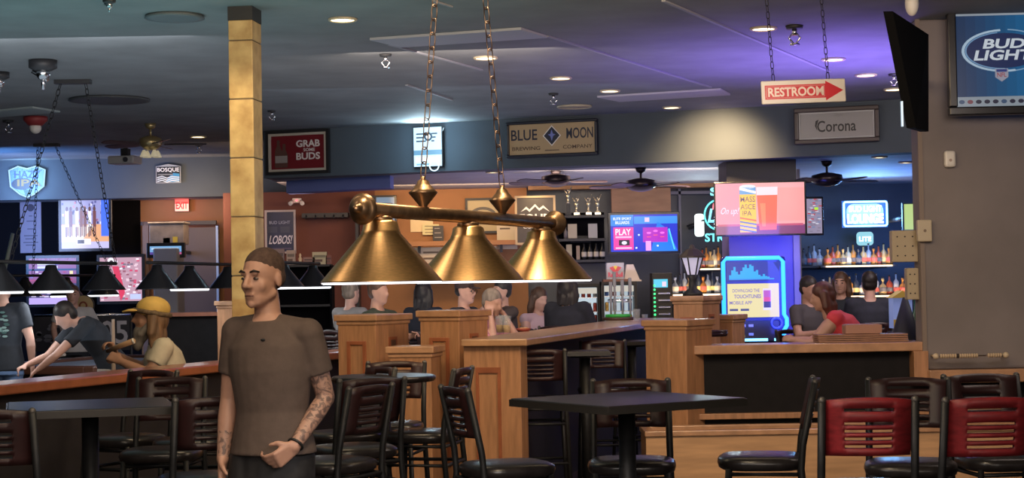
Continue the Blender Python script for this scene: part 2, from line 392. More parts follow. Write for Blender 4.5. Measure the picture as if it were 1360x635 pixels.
# ---- oak pillars and the bar counter
def pillar(n, px0, px1, D, ztop, depth=.42, rz=R(-18), pxs=None, lab=None, panel=True, body=oak):
    """free-standing square pillar with cap; px0..px1 is its front face"""
    x0, x1 = X(px0, D, 430), X(px1, D, 430); w = (x1-x0)/math.cos(rz)
    c = Vector(((x0+x1)/2, D, 0)); Rm = rotz(rz); c = c + Rm @ Vector((0, depth/2, 0))
    t = thing('oak_pillar', lab, 'pillar', c, rz)
    m = MB(); m.box((0, 0, (ztop-.05)/2), (w, depth, ztop-.05)); m.build('shaft', body, t, bevel=.006)
    m = MB(); m.box((0, 0, ztop-.025), (w+.05, depth+.05, .05)); m.box((0, 0, ztop-.065), (w+.02, depth+.02, .03)); m.build('cap', oak_top, t, bevel=.008)
    if panel:
        m = MB(); pw = w*.42; pz0, pz1 = .25, ztop-.20
        for (a, b, c_, d) in ((-pw/2-.015, -pw/2+.015, pz0, pz1), (pw/2-.015, pw/2+.015, pz0, pz1)): m.bb(a, b, -depth/2-.012, -depth/2, c_, d)
        for z in (pz0, pz1-.03): m.bb(-pw/2+.015, pw/2-.015, -depth/2-.012, -depth/2, z, z+.03)
        m.build('panel_moulding', oak_red, t, bevel=.004)
        m = MB(); z = ztop-.22
        m.box((w/2+.003, 0, z), (.006, .11, .09)); m.build('side_recess', oak_red, t)
        m = MB(); m.box((w/2+.007, 0, z), (.006, .06, .045)); m.build('outlet_plate', mat('outlet', (.10, .05, .03), .4), t)
    return t
pillar(1, 447, 500, 13.1, 1.375, .45, R(-30), lab='squat oak pillar at the far end of the left rail, behind the round table')
pillar(2, 557, 610, 12.8, 1.40, .38, R(-33), lab='tall oak pillar between the low post and the counter end, centre of picture')
pillar(3, 516, 572, 12.3, 1.155, .3, R(-12), lab='low oak post with flat cap in front of the two taller pillars', panel=False)
pillar(4, 858, 909, 13.5, 1.285, .42, R(-35), lab='oak pillar at the end of the bar counter beside the half wall', panel=False)

cA = Vector((X(690, 12.15, 450), 12.15, 0)); cB = Vector((X(866, 16.9, 430), 16.9, 0)); dc = (cB-cA).normalized(); nc = Vector((-dc.y, dc.x, 0)); cB = cA+dc*6.7
t = thing('bar_counter', 'long oak-topped bar counter with black panel front where the drinkers sit', 'counter', cA)
def rel(poly): return [p-cA for p in poly]
WID = .62
slabp(rel([cA-nc*.06-dc*.03, cB-nc*.06, cB+nc*WID, cA+nc*.42-dc*.03]), 1.15, 1.2).build('counter_top', mat('counter_oak', (.45, .25, .13), .3, noise=.2, nscale=8, coat=.4), t, bevel=.008)
slabp(rel([cA+nc*.22+dc*.20, cB+nc*.22, cB+nc*.28, cA+nc*.28+dc*.20]), 0, 1.15).build('front_panel', mat('counter_panel', (.02, .02, .032), .6), t)
slabp(rel([cA+dc*.02, cA+dc*.20, cA+dc*.20+nc*.42, cA+dc*.02+nc*.42]), 0, 1.15).build('end_panel', oak, t, bevel=.006)
ep0 = cA+nc*.42+dc*.02-cA; ep1 = cA+dc*.02-cA; u = (ep1-ep0).normalized(); L = (ep1-ep0).length
m = MB()
for (a, b, z0, z1) in ((.22, .27, .2, 1.0), (.60, .65, .2, 1.0), (.27, .60, .2, .24), (.27, .60, .96, 1.0)):
    p, q = ep0+u*L*a, ep0+u*L*b; nn = -dc*.012
    m.add([p+Vector((0, 0, z0)), q+Vector((0, 0, z0)), q+nn+Vector((0, 0, z0)), p+nn+Vector((0, 0, z0)), p+Vector((0, 0, z1)), q+Vector((0, 0, z1)), q+nn+Vector((0, 0, z1)), p+nn+Vector((0, 0, z1))],
          [(0, 1, 2, 3), (4, 7, 6, 5), (0, 4, 5, 1), (1, 5, 6, 2), (2, 6, 7, 3), (3, 7, 4, 0)], False)
m.build('end_moulding', oak_red, t)
slabp(rel([cA+nc*.36+dc*.2, cB+nc*.36, cB+nc*.42, cA+nc*.42+dc*.2]), 0, 1.15).build('back_panel', oak, t)

# low wall linking pillar 2 to the rail end (behind the round table)
struct(MB().bb(X(520, 12.9), X(640, 12.9), 12.9, 13.0, 0, 1.1).build('wall_half_center', oak))

# tiled column
tn = bpy.data.materials.new('tile_column'); tn.use_nodes = True; nt = tn.node_tree; bs = nt.nodes['Principled BSDF']
tc = nt.nodes.new('ShaderNodeTexCoord'); n1 = nt.nodes.new('ShaderNodeTexNoise'); n1.inputs['Scale'].default_value = 7; n1.inputs['Detail'].default_value = 8
cr = nt.nodes.new('ShaderNodeValToRGB'); cr.color_ramp.elements[0].color = (.40, .25, .10, 1); cr.color_ramp.elements[1].color = (.62, .44, .20, 1); cr.color_ramp.elements[0].position = .35; cr.color_ramp.elements[1].position = .65
nt.links.new(tc.outputs['Object'], n1.inputs['Vector']); nt.links.new(n1.outputs['Fac'], cr.inputs[0]); nt.links.new(cr.outputs[0], bs.inputs['Base Color']); bs.inputs['Roughness'].default_value = .4
spot('column_downlight', (-2.05, 11.5, 3.5), (-1.93, 12.3, 2.2), 48, (1, .75, .42), 75, .8)
CD = 12.3; cx0, cx1 = X(306, CD, 100), X(339, CD, 100)
t = thing('tiled_column', 'square ceiling-high column faced with tan stone tiles', 'column', ((cx0+cx1)/2, CD+.12, 0), R(-7))
cw = (cx1-cx0); th = .42; z = 0; m = MB(); g = MB()
while z < CZ-.12:
    z1 = min(z+th-.008, CZ-.1); m.box((0, 0, (z+z1)/2), (cw, .24, z1-z)); z += th
m.build('tiles', tn, t, bevel=.006); g.box((0, 0, CZ/2), (cw-.012, .228, CZ)); g.build('core', mat('grout', (.12, .08, .05), .8), t)
MB().box((0, 0, CZ-.05), (cw+.004, .245, .1)).build('top_trim', darkgrey, t)

# bar pillar (blue light put into its colour), with white tile corner
bx0, bx1 = X(970, 20.6), X(1058, 20.6)
struct(MB().bb(bx0, bx1, 20.6, 21.3, 0, LZ).build('wall_pillar_bar', mat('pillar_blue_lit', (.16, .13, .30), .5)))
struct(MB().bb(bx1-.03, bx1+.045, 20.55, 20.65, 0, Zp(1060, 305, 20.6)).build('trim_15', mat('corner_tile', (.35, .28, .26), .4)))
struct(MB().bb(bx0-.02, bx1+.02, 20.55, 21.35, Zp(1000, 243, 20.6), LZ).build('trim_16', mat('pillar_head', (.02, .018, .02), .5)))

# ================================================================== CEILING ITEMS
dl_face = glow('downlight_glow', (1, .80, .48), 6)
def downlight(px, py, z=CZ, r=.1, e=14, label='', face=None, on=True):
    p = G(px, py, z); t = thing('downlight', label, 'ceiling light', (p.x, p.y, z-.001), 0, 'recessed ceiling downlights')
    MB().torus((0, 0, -.006), r, .012, n=24, k=6).build('trim_ring', mat('ring', (.5, .42, .3), .5), t)
    MB().lathe([(0, -.008), (r-.005, -.008), (r-.005, 0), (0, 0)], n=24).build('lens', face or dl_face, t)
    if on: spot('downlight_lamp', (p.x, p.y, z-.03), (p.x, p.y, 0), e, WARM, 110, .9)
for a in [(455, 25, 'nearest to the tiled column, upper left of centre'), (645, 76, 'behind the second lamp chain, right of the large flat panel'), (745, 103, 'above the middle of the wide framed brewery sign'),
          (810, 120, 'just left of the far lavender ceiling panel'), (892, 142, 'closest to the warm pool of light on the soffit'), (1014, 37, 'left of the mirrored sprinkler at upper right'),
          (1107, 78, 'over the right end of the restroom sign'), (1150, 99, 'between the restroom sign and the tilted black television'), (1187, 118, 'tight against the edge of the tilted black television'),
          (263, 181, 'alone at the left beside the brass ceiling fan')]:
    downlight(a[0], a[1], label='recessed warm downlight '+a[2], e=16)
for a in [(905, 214, 'over the middle television of the bar'), (655, 228, 'under the soffit behind the pool lamp chain'), (1168, 208, 'over the back bar at far right, nearer one'), (1203, 215, 'over the back bar at far right, against the wall corner')]:
    downlight(a[0], a[1], LZ, .085, label='bar ceiling downlight '+a[2], e=10)
downlight(763, 141, CZ, .19, label='larger unlit round cream ceiling fixture above the framed brewery sign', face=mat('dim_lens', (.45, .36, .24), .6), on=False)
spot('soffit_warm_spot', P(945, 150, 19.35), P(955, 222, 20.15), 330, (1, .66, .33), 96, 1, .1).location.z = CZ-.12

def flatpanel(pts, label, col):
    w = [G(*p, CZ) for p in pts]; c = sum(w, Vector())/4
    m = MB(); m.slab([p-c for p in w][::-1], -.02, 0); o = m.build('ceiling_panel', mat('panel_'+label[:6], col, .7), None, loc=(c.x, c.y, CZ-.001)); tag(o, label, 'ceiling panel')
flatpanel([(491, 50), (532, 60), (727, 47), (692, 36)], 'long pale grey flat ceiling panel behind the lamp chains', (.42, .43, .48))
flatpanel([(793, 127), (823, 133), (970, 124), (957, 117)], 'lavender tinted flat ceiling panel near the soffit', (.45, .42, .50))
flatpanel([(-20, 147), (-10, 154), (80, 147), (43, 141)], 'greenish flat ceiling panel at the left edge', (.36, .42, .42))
for (pts, lab) in (([(118, 131), (135, 128), (160, 129), (180, 132), (160, 135), (118, 134)], 'dark grey oval ceiling vent beyond the chain hanger plate'), ([(205, 20), (225, 17), (257, 22), (240, 24)], 'faint round access plate in the ceiling at upper left')):
    c = sum((G(*p, CZ) for p in pts), Vector())/len(pts)
    m = MB(); r = .42 if 'oval' in lab else .22
    for k in range(4): m.lathe([(r*(k+1)/4-.06, -.01-.004*k), (r*(k+1)/4, -.02), (r*(k+1)/4-.01, 0)], n=28)
    tag(m.build('ceiling_vent', mat('vent_'+str(r), (.05, .055, .06) if r > .3 else (.13, .15, .16), .6), None, loc=(c.x, c.y, CZ-.001)), lab, 'vent')

def sprinkler(px, py, label, s=1.0, body=None, z=CZ):
    p = G(px, py, z); t = thing('sprinkler_head', label, 'sprinkler', (p.x, p.y, z), 0, 'ceiling sprinklers and detectors')
    MB().lathe([(0, 0), (.055*s, 0), (.05*s, -.02*s), (0, -.02*s)], n=16).build('escutcheon', body or darkgrey, t)
    m = MB().rod((0, 0, -.02*s), (0, 0, -.06*s), .016*s)
    for sx in (-1, 1): m.tube([(sx*.014*s, 0, -.05*s), (sx*.035*s, 0, -.075*s), (sx*.008*s, 0, -.11*s)], .006*s, 6)
    m.build('frame', chrome, t)
    MB().lathe([(0, -.11*s), (.03*s, -.11*s), (.032*s, -.118*s), (0, -.122*s)], n=14).build('deflector', chrome, t)
sprinkler(512, 72, 'small chrome sprinkler head beside the long grey ceiling panel')
sprinkler(1055, 34, 'large mirrored sprinkler head above the restroom sign', 1.3)
sprinkler(735, 124, 'small chrome sprinkler head above the round unlit fixture')
sprinkler(361, 147, 'small chrome sprinkler head just right of the tiled column', .9)
sprinkler(11, 160, 'small sprinkler head at the left edge beyond the green panel', 1.2)
sprinkler(1187, 98, 'small sprinkler head beside the tilted black television', 1.0)
sprinkler(264, 192, 'small sprinkler head behind the lone left downlight', 1.0)
def camera_dome(px, py, label, D=None, s=1.0, red=False):
    p = G(px, py, CZ); t = thing('ceiling_detector' if red else 'security_camera', label, 'smoke detector' if red else 'camera', (p.x, p.y, CZ))
    MB().lathe([(0, 0), (.09*s, 0), (.09*s, -.05*s if not red else -.03*s), (.05*s, -.07*s), (0, -.07*s)], n=20).build('housing', mat('redbase', (.25, .03, .03), .5) if red else darkgrey, t)
    MB().ell((0, 0, -.085*s), .045*s, n=14).build('lens', white_p if red else chrome, t)
    if not red: MB().rod((0, 0, -.1*s), (0, 0, -.19*s), .016*s, .01*s).rod((-.07*s, 0, -.07*s), (.03*s, 0, -.13*s), .012*s).build('bracket', chrome, t)
camera_dome(57, 80, 'black dome camera with chrome parts at upper left of the ceiling', s=1.35)
camera_dome(-1, 96, 'black dome camera cut by the left edge of the picture', s=1.0)
camera_dome(145, -2, 'small black ceiling device at the top edge, upper left', s=.5)
camera_dome(47, 155, 'smoke detector with white lens on a dark red base', s=1.5, red=True)

# ---- ceiling fans
def fan(px, py, z, D, label, rz=0, brassy=False, light=False, drop=.3, s=1.0):
    p = P(px, py, D); t = thing('ceiling_fan', label, 'ceiling fan', (p.x, p.y, z), rz)
    bm_ = mat('fan_body_'+('brass' if brassy else 'dark'), (.42, .33, .16) if brassy else (.05, .035, .035), .3, metal=.7)
    MB().lathe([(0, 0), (.07, 0), (.055, -.05), (.02, -.07), (0, -.07)], n=20).build('canopy', bm_, t)
    MB().rod((0, 0, -.06), (0, 0, -drop), .014).build('downrod', bm_, t)
    MB().lathe([(0, -drop), (.06, -drop), (.13*s, -drop-.03), (.14*s, -drop-.1), (.09*s, -drop-.15), (.04, -drop-.17), (0, -drop-.17)], n=28).build('motor_housing', bm_, t)
    for k in range(5):
        a = R(72*k); Rm = rotz(a) @ Matrix.Rotation(R(12), 3, 'X'); zc = Vector((0, 0, -drop-.1))
        m = MB(); pts = [(.16, -.03), (.26, -.06), (.60, -.07), (.66, -.04), (.66, .04), (.60, .07), (.26, .06), (.16, .03)]
        n = len(pts); vs = [zc+Rm @ Vector((x, y, zz)) for zz in (-.004, .004) for x, y in pts]
        m.add(vs, [tuple(reversed(range(n))), tuple(range(n, 2*n))]+[(i, (i+1) % n, n+(i+1) % n, n+i) for i in range(n)], False)
        m.build('blade', mat('fan_blade', (.045, .022, .022), .4), t)
    if light:
        m = MB()
        for k in range(4):
            a = R(90*k+30); m.lathe([(.015, 0), (.03, -.03), (.05, -.08), (.048, -.085), (0, -.02)], (math.cos(a)*.09, math.sin(a)*.09, -drop-.17), 14)
        m.build('light_shades', mat('fan_glass', (.6, .55, .4), .3, emit=(1, .85, .55), es=.25), t)
    return t
fan(200, 190, CZ, 20.8, 'brass ceiling fan with small glass shades at left, near the projector', R(10), True, True, .15)
fan(738, 215, LZ, 21.9, 'dark ceiling fan hugging the ceiling left of the bar television', R(8), drop=.04, s=1.4)
fan(851, 230, LZ, 21.6, 'dark ceiling fan on a rod directly above the middle television', R(20), drop=.13, s=1.4)
fan(1098, 225, LZ, 21.0, 'dark ceiling fan on a rod between the beer television and the neon sign', R(14), drop=.14, s=1.4)

# ---- projector
p = P(166, 213, 23.6)
t = thing('projector', 'white ceiling projector hanging on a black mount at left', 'projector', (p.x, p.y, p.z), R(-12))
MB().box((0, 0, 0), (.38, .3, .11)).build('case', mat('proj_white', (.5, .5, .5), .4), t, bevel=.02)
MB().rod((0, .02, .05), (0, .02, CZ-p.z), .03).box((0, .02, .1), (.1, .1, .12)).build('mount', darkgrey, t)
MB().rod((.08, -.15, 0), (.08, -.17, 0), .035).build('lens', chrome, t)

# ---- chain
def chain_mb(p0, p1, L=.05, w=.017, r=.0022, step=.84, m=None):
    m = m or MB(); p0, p1 = Vector(p0), Vector(p1); d = (p1-p0); n = max(2, int(d.length/(L*step))); q = d.normalized()
    a = q.orthogonal().normalized(); b = q.cross(a)
    for i in range(n):
        c = p0+d*((i+.5)/n); s_ = a if i % 2 else b
        pts = []
        for k in range(12):
            t = 2*math.pi*k/12; x = math.cos(t)*w/2*1.15; y = math.sin(t)*w/2
            y += (L/2-w/2)*(1 if math.sin(t) > 0 else -1) if abs(math.sin(t)) > 1e-3 else 0
            pts.append(c+s_*x+q*y)
        m.tube(pts, r, 5, True)
    return m

# ================================================================== FOREGROUND POOL LAMP
b1 = Vector((-.428, 5.0, 1.80)); b2 = Vector((.155, 6.28, 1.795)); dv = (b2-b1)
t = thing('pool_table_lamp', 'large brass three-shade pool table lamp on chains in the foreground', 'hanging lamp', (b1+b2)/2)
o_ = (b1+b2)/2
MB().rod(b1-o_, b2-o_, .0215, n=20).build('bar', bronze, t)
dq = dv.normalized().to_track_quat('Z', 'Y').to_matrix()
for e, s_ in ((b1, -1), (b2, 1)):
    rot = (dv.normalized()*s_).to_track_quat('Z', 'Y').to_matrix()
    MB().lathe([(0, -.03), (.026, -.03), (.03, -.012), (.044, -.004), (.046, .004), (.038, .014), (.03, .018), (.03, .022), (.018, .03), (.012, .036), (.013, .042), (.006, .05), (0, .052)], e-o_, 28, rot).build('end_finial', bronze, t)
def onbar(px):
    k = (px-680)/FPX; a, b = b1, b2   # solve X = k*Y
    tt = (k*a.y-a.x)/((b.x-a.x)-k*(b.y-a.y)); return a+(b-a)*tt
SH = []
top = Vector((-.148, 5.61, CZ))
for px in (563, 668):
    q = onbar(px); 
    MB().lathe([(0, .015), (.012, .015), (.014, .025), (.034, .05), (.044, .062), (.045, .066), (.034, .075), (.024, .088), (.021, .09), (.018, .10), (.008, .106), (.008, .115), (0, .115)], q-o_, 28).build('chain_finial', bronze, t)
    cmx = chain_mb(q-o_+Vector((0, 0, .112)), top-o_-Vector((0, 0, .05)), .054, .020, .0021)
    cmx.build('chain', mat('chain_metal', (.42, .28, .20), .35, metal=.9), t)
MB().lathe([(0, 0), (.07, 0), (.065, -.02), (.02, -.04), (.01, -.05), (0, -.05)], top-o_, 24).build('ceiling_plate', bronze, t)
diffuser = glow('lamp_diffuser', (1, .95, 1), 4)
for px, hgt in ((506, 0), (622, 0), (719, 0)):
    q = onbar(px)-o_; q.z = q.z
    zr = 1.592-o_.z
    z0 = q.z-.03
    m = MB(); m.lathe([(.035, z0+.002), (.050, z0-.006), (.055, z0-.030), (.058, z0-.032), (.058, z0-.038), (.178, zr), (.180, zr-.004), (.174, zr-.002), (.05, z0-.042)], (q.x, q.y, 0), 48)
    sh = m.build('shade', brass, t)
    MB().lathe([(0, z0-.002), (.034, z0-.002), (.036, z0+.006), (.03, z0+.012), (.012, z0+.016), (0, q.z)], (q.x, q.y, 0), 24).build('cap', bronze, sh)
    MB().lathe([(0, zr-.009), (.168, zr-.009), (.176, zr-.007), (.176, zr-.002), (0, zr)], (q.x, q.y, 0), 40).build('diffuser', diffuser, sh)
    area('pool_lamp_light', q+o_+Vector((0, 0, zr-q.z-.03)), q+o_+Vector((0, 0, -2)), .3, 7, (1, .93, .88))

# ---- rear pool lamps with black shades
def rear_lamp(pts, label, lit, plate=None, zr=1.60, dia=.43, rod=None):
    ps = [P(px, 385, D) for px, D in pts]; c = sum(ps, Vector())/len(ps); c.z = zr
    t = thing('pool_table_lamp', label, 'hanging lamp', c)
    e0, e1 = ps[0]-c, ps[-1]-c; e0.z = e1.z = .27; ex = (e1-e0).normalized()*.25
    MB().rod(e0-ex, e1+ex, .018).build('bar', metal_blk, t)
    for (p, l) in zip(ps, lit):
        q = p-c; r = dia/2
        sh = MB().lathe([(.03, .25), (.05, .245), (.06, .20), (r, .01), (r+.003, 0), (r-.005, .003), (.045, .19)], (q.x, q.y, 0), 32).build('shade', mat('black_shade', (.012, .012, .014), .3, noise=.1), t)
        if l:
            MB().lathe([(0, -.02), (r-.02, -.02), (r-.008, -.012), (r-.008, .006), (0, .01)], (q.x, q.y, 0), 28).build('diffuser', glow('rear_diffuser', (.92, .95, 1), 2.6), sh)
            area('rear_lamp_light', c+q+Vector((0, 0, -q.z-.04)), c+q+Vector((0, 0, -3)), .3, 6, (.9, .95, 1))
    if plate:
        w = G(*plate, CZ)-c; MB().box((w.x, w.y, CZ-c.z-.02), (.34, .1, .04)).build('ceiling_plate', darkgrey, t)
        for s_, e in ((-1, e0*.8), (1, e1*1.25)):
            e = Vector(e); e.z = .29
            chain_mb((w.x+s_*.12, w.y, CZ-c.z-.04), e, .07, .03, .004).build('chain', metal_blk, t)
    elif rod:
        w = P(*rod)-c; MB().rod((w.x, w.y, .27), (w.x, w.y, CZ-c.z), .015).lathe([(0, CZ-c.z-.03), (.06, CZ-c.z-.02), (.06, CZ-c.z), (0, CZ-c.z)], (w.x, w.y, 0), 16).build('hanging_rod', metal_blk, t)
rear_lamp([(0, 15.6), (68, 16.5), (138, 17.4)], 'black three-shade pool lamp nearest the left edge, hung on long V chains', (1, 1, 0), (97, 106))
rear_lamp([(209, 17.6), (252, 18.6), (303, 19.6)], 'black three-shade pool lamp just left of the tiled column', (0, 1, 0), rod=(322, 360, 20.0))
rear_lamp([(33, 22.4), (88, 23), (137, 23.8)], 'farthest black pool lamp, seen low behind the nearest left one', (0, 1, 1), (62, 191), zr=1.545)
rear_lamp([(338, 18), (378, 19), (416, 20)], 'black three-shade pool lamp right of the column behind the walking man', (1, 1, 1), rod=(334, 360, 17.9))

# ================================================================== SIGNS
def frame_mb(w, h, t, d):
    m = MB()
    m.bb(-w/2, w/2, -d/2, d/2, -h/2, -h/2+t); m.bb(-w/2, w/2, -d/2, d/2, h/2-t, h/2)
    m.bb(-w/2, -w/2+t, -d/2, d/2, -h/2+t, h/2-t); m.bb(w/2-t, w/2, -d/2, d/2, -h/2+t, h/2-t)
    return m
def rect(px0, py0, px1, py1, D):
    a, b = P(px0, (py0+py1)/2, D), P(px1, (py0+py1)/2, D); c = P((px0+px1)/2, (py0+py1)/2, D)
    return c, b.x-a.x, (P((px0+px1)/2, py0, D)-P((px0+px1)/2, py1, D)).z
S = s2l
yawR = math.atan2(SR[1].y-SR[0].y, SR[1].x-SR[0].x)
def soff_D(px):      # depth of right soffit face at px
    k = (px-680)/FPX; a, b = SR[0], SR[1]; tt = (k*a.y-a.x)/((b.x-a.x)-k*(b.y-a.y)); return (a+(b-a)*tt).y
# 1 red framed sign
D = soff_D(396)-.08; c, w, h = rect(352, 173, 439, 231, D); w /= math.cos(yawR)
t = thing('framed_sign', 'black framed dark red beer sign with snowy bottles and slogan, left on the soffit', 'sign', c, yawR)
frame_mb(w, h, .035, .06).build('frame', mat('frame_black', (.015, .013, .013), .4), t)
frame_mb(w-.07, h-.07, .03, .04).build('inner_mat', mat('mat_cream', (.45, .40, .33), .5), t)
m = MB(); m.quad(-w/2+.06, -h/2+.06, w/2-.06, h/2-.06, 0, S((110, 22, 30)))
for bx, bz in ((-.27, -.03), (-.19, -.08)):
    m.poly([(bx-.05, -.19), (bx+.05, -.19), (bx+.05, bz+.05), (bx+.02, bz+.12), (bx+.02, bz+.19), (bx-.02, bz+.19), (bx-.02, bz+.12), (bx-.05, bz+.05)], -.003, S((90, 60, 52)))
    m.quad(bx-.045, -.13, bx+.045, -.04, -.004, S((150, 140, 135)))
m.text('GRAB', -.02, .06, .31, .15, -.004, S((215, 205, 200)), .03); m.text('SOME', .08, .005, .24, .045, -.004, bold=.02); m.text('BUDS', -.02, -.10, .31, -.01, -.004, bold=.03)
m.build('poster', picmat('poster', 0), t)
# 2 neon / bright bank sign near chain
D = soff_D(567)-.1; c, w, h = rect(547, 168, 589, 222, D)
t = thing('light_box_sign', 'glowing blue-white light box sign with winged emblem behind the first lamp chain', 'sign', c, yawR)
MB().box((0, .04, 0), (w, .06, h)).build('case', metal_blk, t, bevel=.01)
m = MB(); m.quad(-w/2+.01, -h/2+.01, w/2-.01, h/2-.01, 0, S((190, 225, 250)))
m.quad(-w/2+.01, -.10, w/2-.01, -.04, -.002, S((90, 140, 175)))
for k in range(3): m.quad(-.15, .17-.045*k-.018, -.02, .17-.045*k, -.003, S((25, 50, 75))); m.quad(.05, .17-.045*k-.018, .13-.02*k, .17-.045*k, -.003)
m.disc(.01, .125, .055, .055, -.004, S((25, 50, 75))); m.disc(.01, .125, .03, .03, -.005, S((235, 250, 255)))
m.text('MARBLE', -.15, -.19, .15, -.125, -.004, S((250, 253, 255)), .02)
m.quad(-.15, -.225, .02, -.205, -.003, S((120, 170, 200)))
m.build('face', picmat('lightbox', 1.6), t)
m = MB(); m.torus((.09, -.02, -.24), .06, .008, Matrix.Rotation(R(90), 3, 'X')); m.build('neon_loop', glow('neon_w', (.7, .9, 1), 1.5), t)
area('light_box_glow', c+Vector((0, -.12, .1)), c+Vector((-.1, -1.5, 1.5)), .4, 16, (.6, .85, 1))
area('light_box_glow_wall', c+Vector((-.05, -.5, .0)), c+Vector((0, .2, 0)), .4, 7, (.5, .8, 1))
# 3 wide brewery sign
D = soff_D(733)-.08; c, w, h = rect(673, 160, 793, 208, D); w /= math.cos(yawR)
t = thing('framed_sign', 'wide black framed tan brewery sign with blue diamond emblem, middle of the soffit', 'sign', c, yawR)
frame_mb(w, h, .035, .07).build('frame', mat('frame_navy', (.012, .013, .022), .4), t, bevel=.012)
m = MB(); m.quad(-w/2+.03, -h/2+.03, w/2-.03, h/2-.03, 0, S((176, 150, 112)))
navy = S((30, 32, 52))
m.text('BLUE', -w*.45, -.01, -w*.16, .12, -.004, navy, .015); m.text('MOON', w*.16, -.01, w*.45, .12, -.004, navy, .015)
m.text('BREWING', -w*.44, -.13, -w*.13, -.085, -.004, S((75, 55, 40)), .01); m.text('COMPANY', w*.12, -.13, w*.44, -.085, -.004, bold=.01)
m.poly([(0, -.09), (.115, .035), (0, .16), (-.115, .035)], -.004, S((225, 220, 215))); m.poly([(0, -.075), (.10, .035), (0, .145), (-.10, .035)], -.005, navy)
m.poly([(0, -.03), (.018, .03), (.05, .05), (.018, .055), (0, .11), (-.018, .055), (-.05, .05), (-.018, .03)], -.006, S((110, 120, 190)))
m.quad(-.09, -.145, .09, -.135, -.004, S((75, 55, 40)))
m.build('sign_board', picmat('poster', 0), t)
# 4 mirror sign
D = soff_D(1110)-.08; c, w, h = rect(1058, 142, 1164, 190, D); w /= math.cos(yawR)
t = thing('framed_mirror', 'dark framed mirror sign with gothic beer lettering below the restroom sign', 'mirror sign', c, yawR)
frame_mb(w, h, .05, .06).build('frame', mat('frame_brown', (.05, .035, .035), .35), t, bevel=.01)
MB().quad(-w/2+.04, -h/2+.04, w/2-.04, h/2-.04, 0).build('mirror', mat('etched_mirror', (.20, .20, .21), .35, metal=.4), t)
m = frame_mb(w-.11, h-.11, .012, .02); m.col = S((170, 170, 170)); m.c = [m.col]*len(m.f); m.build('etched_border', picmat('poster', 0), t)
m = MB(); m.text('Corona', -.22, -.075, .22, .055, -.005, S((20, 20, 26)), .012); m.poly([(-.22, -.055), (-.245, .0), (-.235, .055), (-.2, .07), (-.225, .0)], -.006)
m.disc(.02, .11, .06, .014, -.005, S((120, 118, 118))); m.build('lettering', picmat('poster', 0), t)
# 5 restroom sign hanging
D = 12.4; c, w, h = rect(1010, 106, 1124, 137, D)
t = thing('restroom_sign', 'white hanging restroom sign with red arrow pointing right', 'sign', c, R(5)); t.rotation_euler = (0, R(-1.6), R(5))
MB().box((0, 0, 0), (w, .02, h)).build('board', mat('sign_white', (.78, .74, .72), .4), t, bevel=.008)
m = MB(); red = S((205, 40, 55)); m.poly([(-w*.46, -h*.30), (w*.26, -h*.30), (w*.26, -h*.42), (w*.47, 0), (w*.26, h*.42), (w*.26, h*.30), (-w*.46, h*.30)], -.0115, red)
m.quad(-w*.445, -h*.245, w*.245, h*.245, -.0125, S((225, 200, 195)))
m.quad(-w*.44, -h*.235, w*.24, h*.235, -.013, red)
m.text('RESTROOM', -w*.425, -h*.20, w*.235, h*.20, -.0145, S((240, 225, 220)), .03); m.build('lettering', picmat('poster', 0), t)
for s_ in (-.35, .3): chain_mb((w*s_, 0, h/2), (w*s_-.02, 0, CZ-c.z), .05, .02, .003).build('chain', metal_blk, t)
# 6 bosque
c, w, h = rect(207, 219, 240, 243, SLY-.06)
t = thing('brewery_sign', 'small dark metal brewery sign with blue waves on the left soffit', 'sign', c)
MB().prism([(-w/2, -h/2), (w/2, -h/2), (w/2, h*.42), (0, h*.55), (-w/2, h*.42)], 0, .04).build('plate', mat('sign_rim', (.35, .38, .42), .5), t)
m = MB(); m.quad(-w*.47, -h*.47, w*.47, h*.40, -.004, S((30, 36, 44))); m.text('BOSQUE', -w*.44, h*.08, w*.44, h*.34, -.007, S((225, 230, 235)), .02)
m.quad(-w*.42, -h*.07, w*.2, h*.0, -.007, S((120, 125, 130))); m.poly([(0, -h*.2), (w*.2, h*.05), (w*.45, h*.0), (w*.45, -h*.45), (-w*.1, -h*.45)], -.006, S((60, 140, 190)))
for k in range(3):
    z = -h*(.17+.11*k)
    m.poly([(-w*.45, z), (-w*.25, z+.02), (-w*.05, z-.01), (w*.15, z+.015), (w*.45, z), (w*.45, z-.018), (w*.15, z-.004), (-w*.05, z-.028), (-w*.25, z+.002), (-w*.45, z-.018)], -.008, S((190, 205, 215)))
m.build('face', picmat('poster', 0), t)
# 7 neon shield on left soffit
c, w, h = rect(12, 221, 60, 262, SLY-.07)
t = thing('neon_shield_sign', 'shield-shaped neon beer sign glowing pale blue at the left edge of the soffit', 'neon sign', c)
shp = [(-w*.5, h*.38), (-w*.25, h*.5), (0, h*.42), (w*.25, h*.5), (w*.5, h*.38), (w*.46, -h*.15), (w*.2, -h*.4), (0, -h*.5), (-w*.2, -h*.4), (-w*.46, -h*.15)]
MB().prism(shp, .02, .06).build('backing', mat('shield_back', (.10, .16, .3), .3), t)
MB().tube([(x, 0, z) for x, z in shp], .012, 6, True).build('neon_outline', glow('neon_blue_pale', (.45, .75, 1), 1.1), t)
m = MB(); m.text('HAZY', -w*.36, h*.12, w*.36, h*.36, .012, S((70, 110, 230)), .02); m.disc(-.08, -.03, .16, .09, .014, S((60, 70, 140))); m.text('IPA', -w*.28, -h*.14, w*.38, h*.08, .010, S((190, 170, 70)), .02)
m.poly([(-.06, -.12), (.06, -.12), (.03, -.2), (0, -.23), (-.03, -.2)], .012, S((50, 130, 140)))
for k in range(7): m.quad(-w*.42+k*w*.13, h*.33, -w*.40+k*w*.13, h*.42, .012, S((140, 190, 250)))
m.build('face', picmat('neonface', .8), t)
